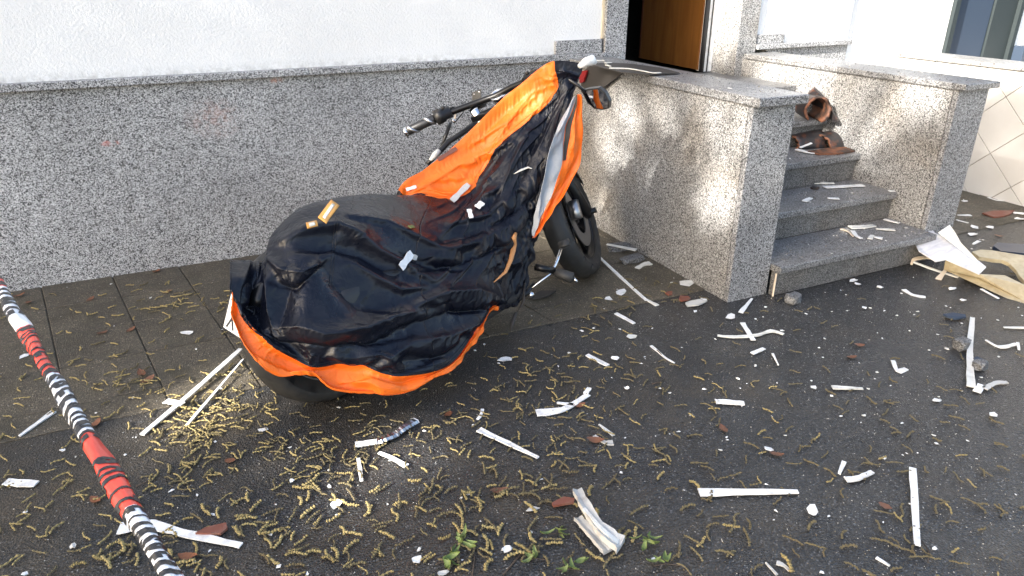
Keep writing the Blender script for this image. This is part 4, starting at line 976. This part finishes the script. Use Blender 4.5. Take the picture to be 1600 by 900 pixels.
# crumpled foil, grey profile, plastic scraps
pf = [G(590,690,.008)+np.array([0,0,0]), G(605,684,.02), G(618,678,.012), G(628,670,.022), G(640,663,.012), G(648,658,.004)]
fo = MB(); fo.tube(catmull(np.array(pf), np.linspace(0,5,36)), [.012+.009*abs(math.sin(i*1.3)) for i in range(36)], 7, flat=.6); tag(obj('foil_scrap', fo, M['alu'], None), 'crumpled grey foil scrap beside a short white strip', 'foil scrap')
pr = [(900,770),(915,795),(938,828),(972,858)]
gp = thing('plastic_profile', 'broken grey white plastic profile at the bottom centre of the asphalt', 'plastic profile', G(935,820))
obj('rail', ribbon([(902,769,.02),(915,795,.035),(940,832,.03),(970,856,.01)], 15, .010, .004, (.9,1.2), 5, .5), M['greywhite'], gp, fix=True)
obj('web', ribbon([(903,812,.0),(918,828,.01),(935,846,.008),(950,864,0)], 17, .008, .003, (.7,1), 6, .4), M['greywhite'], gp, fix=True)
obj('lip', ribbon([(912,797,.045),(940,828,.045),(966,850,.02)], 5, .008, .004, (1,1), 7), M['offwhite'], gp, fix=True)
def rock(u, v, sx, sy, sz, seed, rot=0):
    rr = random.Random(seed); bm = bmesh.new(); bmesh.ops.create_icosphere(bm, subdivisions=2, radius=1); c = G(u, v); vs = []
    for q in bm.verts:
        x, y, z = q.co; k = 1+rr.uniform(-.14,.14); x = max(-.75,min(.75,x))*sx*k*1.2; y = max(-.75,min(.75,y))*sy*k*1.2; z = max(-.6,min(.62,z))*sz*k
        vs.append(c+np.array([x*math.cos(rot)-y*math.sin(rot), x*math.sin(rot)+y*math.cos(rot), z+sz*.6]))
    bm.verts.index_update(); fs = [[w.index for w in f.verts] for f in bm.faces]; bm.free(); return MB().add(vs, fs)
for lab, u, v, a_, b_, c_, sd_, ro in [('flat dark granite slab piece under a white strip by the cheek wall',965,390,.075,.045,.028,1,-.2),('flat dark granite piece nearer the camera by the cheek wall',986,409,.085,.04,.026,2,.15),
  ('rough grey granite chunk in front of the bottom step',1239,472,.045,.035,.035,3,.3),('grey rubble lump left of the greyish upright bar',1500,545,.034,.03,.04,4,0),('dark rubble lump right of the greyish upright bar',1530,576,.034,.025,.03,5,0)]:
    tag(obj('granite_chunk', rock(u, v, a_, b_, c_, sd_, ro), M['stone'], None), lab, 'stone chunk', 'broken granite pieces')
for lab, u, v, r, m, e in [('orange red clay chip at the foot of the cheek wall',1068,469,9,'red_chip',1.4),('small dark red chip left of the orange clay chip',1045,461,6,'red_chip',1.3),('grey wood splinter by the orange clay chip',1086,476,10,'greywhite',2.2),
  ('rusty brown bark piece on the pavement at far right',1560,336,13,'red_chip',2.6),('red brown chip on asphalt beside the grey profile',880,788,11,'red_chip',2.3),('reddish scrap in the lower left near the tape',335,832,13,'red_chip',1.9),
  ('blue grey plastic scrap left of the greyish bar top',1492,497,13,'bluegrey',1.5),('blue grey plastic scrap right of the greyish bar',1530,566,10,'bluegrey',1.2),('dark brown lump on the second step',1273,296,6,'tileglaze',1.5),('grey crushed foil under the footpeg',846,463,16,'grey_plastic',1.7)]:
    tag(obj('scrap', flake(u, v, r, int(u), .33 if v == 296 else .002, e, random.uniform(-.4,.3), .008), M[m], None, fix=True), lab, 'scrap')
# broken door panel at the right edge
dp = thing('broken_door_panel', 'broken door panel with white face and yellow fibre filling at right edge', 'door panel', G(1530,430))
def sheet(name, pts, th, m): P = [G(*q) for q in pts]; return obj(name, MB().prism(P, (0,0,-th)), m, dp, fix=True)
sheet('white_face', [(1420,364,.14),(1440,360,.15),(1456,357,.155),(1461,364,.15),(1470,367,.145),(1500,388,.12),(1530,408,.095),(1541,417,.085),(1530,428,.075),(1510,419,.085),(1478,405,.10),(1462,408,.09),(1436,392,.11),(1430,380,.12)], .006, M['panel_white'])
sheet('torn_veneer', [(1466,363,.165),(1484,351,.20),(1492,362,.19),(1502,380,.165),(1528,407,.115),(1520,404,.115),(1495,385,.14)], .004, M['white'])
bot = [(1476,416,.05),(1510,430,.02),(1560,451,.002),(1605,473,.002),(1640,490,.002)]; topl = [(1478,405,.093),(1510,419,.080),(1530,428,.070),(1570,430,.062),(1605,447,.058),(1640,462,.055)]
sheet('fibre_filling', topl+bot[::-1], .02, M['fibre'])
sheet('fibre_back', [(1519,393,.08),(1532,390,.085),(1550,391,.085),(1600,399,.08),(1650,410,.075),(1650,455,.06),(1605,444,.058),(1592,430,.055),(1588,422,.058),(1577,411,.065),(1566,406,.07),(1552,405,.07),(1530,401,.075)], .02, M['fibre'])
sh = MB().prism([G(*q) for q in ((1552,384,.03),(1558,379,.03),(1660,385,.03),(1660,402,.03),(1564,392,.03))], (0,0,-.025)); tag(obj('dark_sheet', sh, M['navy_sheet'], None, fix=True), 'dark blue glossy sheet lying behind the broken panel at right', 'sheet')
# clay roof tiles on the steps
def tileshell(c, axis, up, r, L_, a0, a1, th=.014, flare=.2, seed=0):
    rr = random.Random(seed); ax = nrm(axis); up = nrm(np.asarray(up, float)-ax*(np.asarray(up, float)@ax)); sd_ = np.cross(ax, up); vs = []; fs = []; gl = []; m = 16; k = 9
    for i in range(k):
        for lay in (0, 1):
            for j in range(m+1):
                an = a0+(a1-a0)*j/m; R0 = (r+(th if lay else 0))*(1+flare*(i/(k-1)-.5)); off = L_*(i/(k-1)-.5)
                if i in (0, k-1): off += rr.uniform(-.018,.018)*(1 if lay else 1)
                vs.append(np.asarray(c)+ax*off+up*math.cos(an)*R0+sd_*math.sin(an)*R0)
    w = m+1
    for i in range(k-1):
        for j in range(m):
            a = (i*2)*w+j; b = ((i+1)*2)*w+j; fs += [(a, b, b+1, a+1), (a+w, a+w+1, b+w+1, b+w)]; gl += [len(fs)-1]
        for j in (0, m): a = i*2*w+j; b = (i+1)*2*w+j; fs.append((a, a+w, b+w, b) if j == 0 else (a, b, b+w, a+w))
    for i in (0, k-1):
        for j in range(m): a = i*2*w+j; fs.append((a, a+1, a+1+w, a+w) if i == 0 else (a, a+w, a+w+1, a+1))
    mb = MB().add(vs, fs)
    for q in gl: mb.mi[q] = 1
    return mb
def rooftile(lab, *a, **k):
    mb = tileshell(*a, **k); o = obj('roof_tile', mb, [M['claytile'], M['tileglaze']], None, True, fix=True); me = o.data
    return tag(o, lab, 'roof tile', 'broken clay roof tiles on the steps')
axq = nrm(np.array([-.45,-.89,.04])); c1 = AX(1279,172,2.70); rooftile('barrel shaped clay roof tile with open rust brown end, upper step', c1-axq*.13, axq, (-.25,0,1), .062, .24, R_(-170), R_(128), seed=1)
tag(obj('roof_tile', MB().prism([AX(u,v,2.80) for u, v in ((1256,158),(1262,148),(1272,139),(1284,150),(1297,168),(1309,190),(1300,190),(1282,168))], (.02,.018,.01)), M['tileglaze'], None, fix=True), 'dark pointed clay tile fragment leaning behind the barrel tile', 'roof tile', 'broken clay roof tiles on the steps')
rooftile('dark curved clay tile lying at left of the third step', G(1262,222,.495+.03)+np.array([0,.03,-.03]), (.95,-.15,0), (0,-.25,1), .075, .20, R_(-75), R_(80), seed=3)
rooftile('dark clay tile lying at right of the third step, flatter one', G(1302,222,.495+.03)+np.array([0,.03,-.055]), (.98,.1,0), (0,-.3,1), .105, .19, R_(-60), R_(62), seed=4)
tag(obj('tile_shard', MB().prism([G(*q) for q in ((1262,236,.51),(1280,240,.507),(1312,239,.507),(1342,234,.507),(1340,229,.512),(1300,230,.515))], (0,0,-.010)), M['claytile'], None, fix=True), 'flat rust brown tile shard at the front edge of the third step', 'tile shard')
# dark panel lying on the left cheek wall
dpn = thing('fallen_cladding', 'bent dark grey panel hanging over the cap of the left cheek wall', 'panel', AX(940,120,1.40))
PX0 = 1.415
front_ = [AX(907,114,PX0), AX(908,138,PX0), AX(912,141,PX0), AX(937,141,PX0), AX(972,115,PX0), AX(950,107,PX0), AX(922,103,PX0)]
obj('hanging_face', MB().prism(front_, (.008,0,0)), M['grey_plastic'], dpn, fix=True)
topz = 1.018; tp_ = [G(922,102,topz), G(972,114.5,topz), G(1010,118,topz), G(1062,115,topz), G(1030,107,topz), G(985,101,topz), G(950,99,topz)]
obj('top_face', MB().prism(tp_, (0,0,.006)), M['grey_plastic'], dpn, fix=True)
obj('red_reflector', MB().prism([AX(903,112,PX0-.02), AX(906,130,PX0-.02), AX(911,128,PX0-.02), AX(917,110,PX0-.02)], (.012,0,0)), M['darkred'], dpn, fix=True)
for lab, pts, w in (('long white splinter on the dark panel above the cheek wall', [(952,107),(985,108),(1018,114),(1032,114)], 4), ('short white sliver at the wall end of the dark panel', [(930,95),(944,95)], 4), ('pair of short white chips on the dark panel, upper', [(946,99),(955,98)], 4), ('pair of short white chips on the dark panel, lower', [(947,102),(954,104)], 4)):
    tag(obj('white_strip', ribbon(pts, w, .004, .008, (1,.6), 3, 0, topz), M['offwhite'], None, fix=True), lab, 'strip', 'white plastic strips and splinters strewn about')
# scraps lying on the cover
def cloth_strip(lab, pts, w, m, name='white_scrap'):
    P = []; 
    for a, b in zip(pts, pts[1:]):
        for k in range(5): P.append((a[0]+(b[0]-a[0])*k/5, a[1]+(b[1]-a[1])*k/5))
    P.append(pts[-1]); hits = [cloth_hit(*q) for q in P]; nn = nrm(sum(h[1] for h in hits)); vs = []; fs = []
    d0 = nrm(hits[-1][0]-hits[0][0]); sd_ = nrm(np.cross(d0, nn)); base_ = [hits[0][0]+(hits[-1][0]-hits[0][0])*i/(len(P)-1) for i in range(len(P))]; lift = max((h[0]-b)@nn for h, b in zip(hits, base_))
    for i, b in enumerate(base_):
        wr = w*((hits[0][0]-CAM)@CF)/FPX/2*(1+.15*math.sin(i*2.1)); c = b+nn*(max(lift,0)+.006); vs += [c-sd_*wr, c-sd_*wr+nn*.003, c+sd_*wr+nn*.003, c+sd_*wr]
    n = len(P)
    for i in range(n-1):
        for j in range(4): fs.append((i*4+j, i*4+(j+1)%4, (i+1)*4+(j+1)%4, (i+1)*4+j))
    fs += [(3,2,1,0), tuple((n-1)*4+j for j in range(4))]; return tag(obj(name, MB().add(vs, fs), M[m], None, fix=True), lab, 'scrap', 'scraps lying on the cover')
cloth_strip('white angled scrap on the navy cover, larger leg', [(620,418),(637,395)], 12, 'white'); cloth_strip('white angled scrap on the navy cover, short upper leg', [(634,397),(650,403)], 8, 'greywhite')
cloth_strip('grey white strip where orange and navy cover meet', [(706,315),(732,289)], 9, 'greywhite'); cloth_strip('small white triangle on the navy cover, right one of two', [(745,326),(754,318)], 10, 'white'); cloth_strip('small white chip on the navy cover, left one of two', [(731,332),(735,346)], 7, 'white')
cloth_strip('red strip lying on the orange panel of the cover', [(684,250),(713,232)], 6, 'red_chip', 'red_scrap'); cloth_strip('white flake at the lower corner of the orange panel', [(634,296),(650,291)], 5, 'white')
cloth_strip('small green leaf piece lying on the navy cover', [(638,357),(645,356)], 6, 'greenleaf', 'leaf_piece')

# ================================================================== LITTER: catkins, leaves, chips, grit
def blocked(x, y):
    if y > -.02 : return True
    if 1.43 < x < 3.13 and y > -1.72: return True
    if 1.69 < x < 2.88 and y > -1.78: return True
    return x > 4.38
def catkin_geo(rr, L_, n=16, m=5):
    bend = rr.uniform(-1.6,1.6); s2 = rr.uniform(-1.2,1.2); r0 = rr.uniform(.0021,.0033); vs = []; fs = []; x = y = 0; an = rr.uniform(-.3,.3); P = []
    for i in range(n): P.append((x, y, .0045+.003*abs(math.sin(i*.5+s2)))); an += bend/n+s2*math.sin(i*.7)/n*2; x += math.cos(an)*L_/n; y += math.sin(an)*L_/n
    cx, cy = x/2, y/2; P = [np.array([p[0]-cx, p[1]-cy, p[2]]) for p in P]
    for i, p in enumerate(P):
        t = nrm(P[min(i+1,n-1)]-P[max(i-1,0)]); A = nrm(np.cross(t, (0,0,1))); B = np.cross(A, t); tp = (1 if 0 < i < n-1 else .35)
        r = r0*tp*(1.30 if i % 2 else .62)
        for j in range(m): q = 2*math.pi*(j+.5*(i % 2))/m; vs.append(p+A*math.cos(q)*r*rr.uniform(.85,1.2)+B*math.sin(q)*r)
    for i in range(n-1):
        for j in range(m): fs.append((i*m+j, i*m+(j+1)%m, (i+1)*m+(j+1)%m, (i+1)*m+j))
    fs += [tuple(range(m-1,-1,-1)), tuple((n-1)*m+j for j in range(m))]; return vs, fs
rc = random.Random(5)
VAR = []
for k in range(10):
    vs, fs = catkin_geo(rc, rc.uniform(.030,.058)); me = bpy.data.meshes.new('catkin'); me.from_pydata([tuple(v) for v in vs], [], fs)
    me.materials.append(M['catkin'] if k < 6 else M['catkin_old']); VAR.append(me)
CLUST = [(350,640,40,30),(310,670,35,24),(400,660,45,20),(470,700,50,22),(340,590,30,16),(560,720,45,20),(255,478,45,20),(200,605,40,16),(330,650,45,26),(360,612,35,22),(300,690,40,24),(335,725,35,16),(290,745,40,14),(255,470,40,14),(290,462,35,12),(345,470,20,8),(130,570,40,10),(215,600,40,16),(265,690,40,14),(250,770,40,10),(120,740,60,14),(60,800,60,10),
 (500,745,35,20),(520,690,50,10),(600,690,45,10),(620,640,60,10),(700,690,40,18),(760,600,60,14),(810,600,45,18),(880,605,40,14),(850,560,40,10),(900,640,50,14),(860,660,40,10),(690,780,60,18),(790,760,60,20),(860,700,40,10),(760,690,50,12),
 (600,790,60,16),(450,830,70,20),(560,850,70,18),(380,800,50,14),(700,860,70,18),(820,850,70,20),(930,700,50,12),(960,640,50,10),(940,560,50,10),(1000,600,60,12),(880,520,45,8),(1010,740,50,14),(1050,690,50,8),
 (1130,700,50,8),(1150,640,60,10),(1060,580,50,8),(1170,770,60,8),(1260,700,60,8),(1250,600,60,8),(1390,640,60,8),(1350,720,70,8),(1450,620,60,8),(1300,850,70,12),(1450,760,60,7),(1530,700,60,9),(1540,800,60,10),(1420,860,60,8),(1080,840,60,10),(1180,860,60,8),
 (960,470,40,8),(1000,450,40,8),(1080,460,30,10),(940,500,40,8),(1090,520,50,6),(1220,480,40,8),(1300,520,60,5),(1430,520,50,4),(1560,440,40,4),(120,860,60,14),(330,860,60,14),(230,840,40,8),(30,600,30,6),(160,480,40,6),(80,640,40,6),(440,680,40,8),(430,760,40,10),(520,870,60,10)]
pos = []
for u, v, sg, n in CLUST:
    th_ = rc.uniform(0, 3.14)
    for _ in range(int(n*1.0)):
        q = rc.gauss(0, sg), rc.gauss(0, sg*.38); g0 = G(max(-120,min(1720,u+q[0])), max(330,min(1000,v+q[1])))
        if not blocked(g0[0], g0[1]): pos.append((g0[0], g0[1], th_+rc.gauss(0, .9)))
while len(pos) < 1420:
    u, v = rc.uniform(-60,1660), rc.uniform(380,980)
    dens = .9 if u < 1000 else .40
    if v < 480: dens *= .35
    if rc.random() > dens: continue
    g0 = G(u, v)
    if not blocked(g0[0], g0[1]): pos.append((g0[0], g0[1], rc.uniform(0,6.28)))
def dist(p): return (p[0]-CAM[0])**2+(p[1]-CAM[1])**2
def inview(p):
    d = np.array([p[0],p[1],0])-CAM; w = d@CF; u, v = 800+FPX*(d@CR)/w, 450-FPX*(d@CU)/w; return 10 < u < 1590 and 10 < v < 890
pos.sort(key=dist); vis_ = [p for p in pos if inview(p)]; near = vis_[:300]; ns = set(id(p) for p in near); far = [p for p in pos if id(p) not in ns]
def zat(y): return .0045 if y > -1.53 else .0008
for p in near:
    o = bpy.data.objects.new('catkin', rc.choice(VAR[:7] if rc.random() > .25+.35*(p[0]+1) else VAR[6:])); COL.objects.link(o); o.location = (p[0], p[1], zat(p[1])); o.rotation_euler = (0, 0, p[2]); s_ = rc.uniform(1.0,1.5); o.scale = (s_, s_, s_)
    tag(o, 'yellow brown tree catkin lying on the wet asphalt in the foreground', 'catkin', 'fallen catkins')
cm = MB()
for p in far:
    vs, fs = catkin_geo(rc, rc.uniform(.038,.072), 9, 5); c, s_ = math.cos(p[2]), math.sin(p[2]); z = zat(p[1])
    cm.add([(p[0]+v[0]*c-v[1]*s_, p[1]+v[0]*s_+v[1]*c, z+v[2]) for v in vs], fs, 0 if rc.random() < .60-.28*(p[0]+.6) else 1)
co = obj('catkin_litter', cm, [M['catkin'], M['catkin_old']], None, False); co['kind'] = 'stuff'; co['label'] = 'fallen catkins scattered over pavement and asphalt farther back'; co['category'] = 'catkins'
# brown leaves
def leaf_me(name, L_, Wd, curl, m, seed):
    rr = random.Random(seed); vs = []; n = 8
    for i in range(n+1):
        k = i/n; w = Wd*math.sin(math.pi*min(1, k*.96+.03))**.8*(1+rr.uniform(-.1,.1)); x = (k-.5)*L_; z = .004+curl*abs(k-.5)**1.5*L_+rr.uniform(0,.002)
        vs += [(x, -w, z+.35*curl*Wd*2), (x, 0, z), (x, w, z+.35*curl*Wd*2)]
    fs = []
    for i in range(n):
        for j in range(2): fs.append((i*3+j, i*3+j+1, (i+1)*3+j+1, (i+1)*3+j))
    me = bpy.data.meshes.new(name); me.from_pydata(vs, [], fs); me.materials.append(m); me.shade_smooth(); return me
BL_ = [leaf_me('brown_leaf', .050, .013, .18, M['brownleaf'], 1), leaf_me('brown_leaf', .062, .015, .3, M['brownleaf'], 2), leaf_me('brown_leaf', .040, .014, .12, M['brownleaf'], 3)]
LEAF = [(30,465,'dry brown leaf at the foot of the plinth near the tape',1),(45,475,'second dry brown leaf near the plinth foot, below another',2),(142,470,'small orange brown leaf at the slab joint',0),(245,427,'curled brown leaf against the plinth foot',1),(263,458,'dark brown leaf in the catkin heap by the plinth',2),
 (160,523,'dark red leaf near the middle slab joint',0),(222,587,'brown leaf among catkins on the left slabs',1),(232,597,'pair leaf below the brown leaf on the left slabs',1),(205,518,'thin brown leaf between two slab joints',0),(150,665,'brown leaf half behind the tape',1),(335,828,'ribbed brown leaf beside the long curved strip',2),(295,873,'pale pink brown leaf at bottom left',1),
 (360,722,'flat grey brown leaf on asphalt left of the sunlit patch',2),(150,783,'dark leaf just right of the tape lower down',0),(1382,793,'reddish brown leaf right of the curved sliver, lower right',2),(1330,560,'orange brown leaf right of centre on the asphalt',0),(1342,541,'dark red leaf above the orange leaf',0),(505,555,'brown leaf beneath the rear of the cover',0),
 (905,635,'brown leaf under the bent white strip',0),(930,690,'dull brown leaf beside the grey splinter',1),(1130,672,'crumpled orange leaf left of the curled white scrap',0),(780,770,'brown leaf among catkins bottom centre',1),(1213,712,'brown leaf beside the curled white scrap',0),(700,650,'brown leaf below the straight bar end',0),(1520,440,'dark leaf under the broken panel',0),(1560,370,'brown leaf near the dark blue sheet',0)]
for k, (u, v, lab, i) in enumerate(LEAF):
    g0 = G(u, v)
    if blocked(g0[0], g0[1]): continue
    o = bpy.data.objects.new('brown_leaf', BL_[i]); COL.objects.link(o); o.location = (g0[0], g0[1], zat(g0[1])); o.rotation_euler = (rc.gauss(0,.1), rc.gauss(0,.1), rc.uniform(0,6.28)); tag(o, lab, 'leaf', 'fallen brown leaves')
# green sprigs and twigs at the bottom edge
GL = [leaf_me('leaf', .05, .011, .9, M['greenleaf'], 11), leaf_me('leaf', .038, .009, .6, M['greenleaf'], 12)]
for k, (u, v, n, lab) in enumerate([(724,852,6,'upright fresh green sprig at the bottom edge, left of centre'),(700,880,7,'flat green sprig at the bottom edge, farthest left'),(870,836,4,'small green sprig beside a pale scrap near the bottom'),(1010,850,7,'fresh green sprig right of the grey plastic profile'),(1040,884,4,'small green sprig at the bottom edge right of the profile'),(890,892,7,'green leaves at the bottom edge below the profile'),(838,876,4,'tiny green sprig among twigs at the bottom edge')]):
    g0 = G(u, v); t = thing('green_sprig', lab, 'sprig', (g0[0], g0[1], .001), 'green sprigs on the asphalt')
    dr_ = rc.uniform(0, 6.28)
    for j in range(n):
        o = bpy.data.objects.new('leaf', GL[j % 2]); COL.objects.link(o); o.parent = t; an = dr_+rc.gauss(0,.75)+(3.14 if j % 3 == 2 else 0); rr0 = .012+.010*(j % 3); sc_ = rc.uniform(.9,1.5)
        o.location = (math.cos(an)*rr0, math.sin(an)*rr0, .002+.003*j); o.rotation_euler = (rc.gauss(0,.5), rc.gauss(0,.18), an); o.scale = (sc_*.72, sc_*rc.uniform(.35,.7), sc_*.6)
    obj('stem', MB().tube([g0+np.array([-.03,.01,.004]), g0+np.array([0,0,.008]), g0+np.array([.035,-.02,.004])], .0015, 5), M['twig'], t)
for lab, pts in (('forked thin twig at the bottom edge below the sprigs', [(738,900),(742,872),(735,850)]),('long thin twig slanting up from the bottom edge', [(786,898),(812,868),(850,832)]),('thin dark twig on asphalt right of the tailed flake', [(1018,600),(1030,597),(1040,592)]),('dark twig crossing the lower left catkins', [(212,760),(242,748)]),('thin twig right of the upright bar at the bottom', [(1440,845),(1452,862),(1450,880)])):
    tag(obj('twig', MB().tube([G(u, v, .005) for u, v in pts], [.0022]*(len(pts)-1)+[.001], 5), M['twig'], None, True), lab, 'twig')
LM = [((u, v), q) for (u, v), q in (((300,610),'the two white strips at the rear wheel'),((130,690),'the middle of the twisted tape'),((60,755),'the white strip at the far left edge'),((300,835),'the long curved strip under the tape'),((60,860),'the bottom left corner'),((455,850),'the bottom edge, right of the tape'),((525,790),'the flake in the sunlit patch'),((610,695),'the crumpled foil scrap'),((650,780),'the asphalt below the foil scrap'),
 ((795,695),'the straight white bar under the motorcycle'),((880,630),'the bent white strip'),((940,680),'the grey splinter'),((935,820),'the grey plastic profile'),((720,860),'the green sprigs'),((840,870),'the thin twigs at the bottom edge'),((800,780),'the asphalt between sprigs and straight bar'),((1020,850),'the green sprig right of the profile'),((1170,770),'the long horizontal white bar'),((1200,703),'the curled white scrap'),((1140,630),'the short white stick'),
 ((1040,555),'the flake with a thin tail'),((1340,740),'the curved sliver at lower right'),((1430,790),'the long upright white bar'),((1270,800),'the torn white scrap'),((1540,760),'the lower right corner area'),((1517,550),'the greyish upright bar'),((1400,572),'the bent white tab'),((1320,606),'the thin level stick'),((1170,520),'the crossed strips before the steps'),((1000,460),'the long strip by the front wheel'),((970,395),'the granite pieces by the cheek wall'),
 ((1070,455),'the foot of the left cheek wall'),((1240,475),'the granite chunk before the steps'),((1400,460),'the bottom step'),((1500,440),'the broken door panel'),((1550,340),'the pavement by the tiled wall'),((250,465),'the plinth foot on the left'),((200,580),'the slabs behind the tape'),((420,720),'the asphalt below the rear wheel'),((1080,680),'the middle of the asphalt'),((1200,860),'the bottom edge right of centre'),((800,560),'the asphalt beside the cover hem'))]
LMG = [(G(*q), t_) for q, t_ in LM]
def landmark(x, y): return min(LMG, key=lambda q: (q[0][0]-x)**2+(q[0][1]-y)**2)[1]
for o in list(COL.objects):
    if o.name.startswith('catkin') and o.get('category') == 'catkin': o['label'] = 'yellow brown catkin lying near '+landmark(o.location.x, o.location.y)
# small white chips, each its own object
CH = []
for k in range(8):
    rr = random.Random(300+k); n = rr.randint(4,6); pl_ = [np.array([math.cos(2*math.pi*i/n)*rr.uniform(.6,1.1)*rr.uniform(.7,1.5), math.sin(2*math.pi*i/n)*rr.uniform(.4,1.0), rr.uniform(0,.25)])*.008 for i in range(n)]
    me = mesh('paint_chip', MB().prism(pl_, (0,0,.002)), M['white'] if k < 6 else M['offwhite']); CH.append(me)
nchip = 0
while nchip < 185:
    u, v = rc.uniform(0,1600), rc.uniform(300,900); w = .12+.9*math.exp(-((u-1380)/330)**2-((v-470)/160)**2)+.25*math.exp(-((u-950)/300)**2-((v-560)/150)**2)
    if rc.random() > w: continue
    g0 = G(u, v)
    if blocked(g0[0], g0[1]): continue
    o = bpy.data.objects.new('paint_chip', rc.choice(CH)); COL.objects.link(o); s_ = rc.uniform(.4,1.15); o.location = (g0[0], g0[1], zat(g0[1])+.001); o.scale = (s_,s_,s_); o.rotation_euler = (0,0,rc.uniform(0,6.28)); nchip += 1
    tag(o, 'tiny white paint chip near '+landmark(g0[0], g0[1]), 'chip', 'tiny white chips on the ground')
for i in range(46):            # chips and crumbs on treads and caps
    k = rc.choice([0,0,0,1,1,2]); x, y = rc.uniform(1.76,2.83), SY[k]+rc.uniform(.03,.27); z = RS*(k+1)
    if i > 36: x, y, z = rc.uniform(1.46,1.7), rc.uniform(-1.6,-.3), 1.012
    if i > 41: x, y, z = rc.uniform(2.9,3.1), rc.uniform(-1.6,-.3), .981
    o = bpy.data.objects.new('paint_chip', rc.choice(CH)); COL.objects.link(o); s_ = rc.uniform(.4,1.2); o.location = (x, y, z+.0005); o.scale = (s_,s_,s_); o.rotation_euler = (0,0,rc.uniform(0,6.28))
    tag(o, 'tiny white paint chip on the '+('left cheek wall cap' if 36 < i <= 41 else 'right cheek wall cap' if i > 41 else ('bottom step','second step','third step')[k]), 'chip', 'tiny white chips on the granite')
# grit nobody could count
gm = MB()
for _ in range(7000):
    r = rc.random()
    u, v = rc.uniform(-40,1640), rc.uniform(300,960); g0 = G(u, v)
    if blocked(g0[0], g0[1]): continue
    s_ = rc.uniform(.0009,.0026); an = rc.uniform(0,6.28); z = zat(g0[1]); P = [(g0[0]+math.cos(an+q)*s_*rc.uniform(.6,1.4), g0[1]+math.sin(an+q)*s_*rc.uniform(.6,1.4), z) for q in (0,2.1,4.2)]+[(g0[0], g0[1], z+s_*.9)]
    gm.add(P, [(0,1,3),(1,2,3),(2,0,3)], 0 if r < .45 else (1 if r < .8 else 2))
for _ in range(900):           # crumbs on steps and caps
    k = rc.choice([0,1,2,3,3]); x, y, z = (rc.uniform(1.72,2.86), SY[k if k < 3 else 0]+rc.uniform(.02,.28), RS*((k if k < 3 else 0)+1))
    if k == 3: x, y, z = (rc.uniform(1.44,1.71), rc.uniform(-1.7,-.1), 1.0125) if rc.random() < .5 else (rc.uniform(2.87,3.13), rc.uniform(-1.7,-.1), .9815)
    s_ = rc.uniform(.001,.0045); P = [(x+math.cos(q)*s_, y+math.sin(q)*s_, z) for q in (0,2.1,4.2)]+[(x, y, z+s_)]; gm.add(P, [(0,1,3),(1,2,3),(2,0,3)], rc.choice([0,1,2,2]))
go = obj('grit', gm, [mat('pale_grit', (.5,.48,.44), .8), mat('tan_grit', (.22,.17,.10), .8), mat('dark_grit', (.05,.045,.04), .8)], None); go['kind'] = 'stuff'; go['label'] = 'fine grit and crumbs strewn over ground and steps'; go['category'] = 'grit'
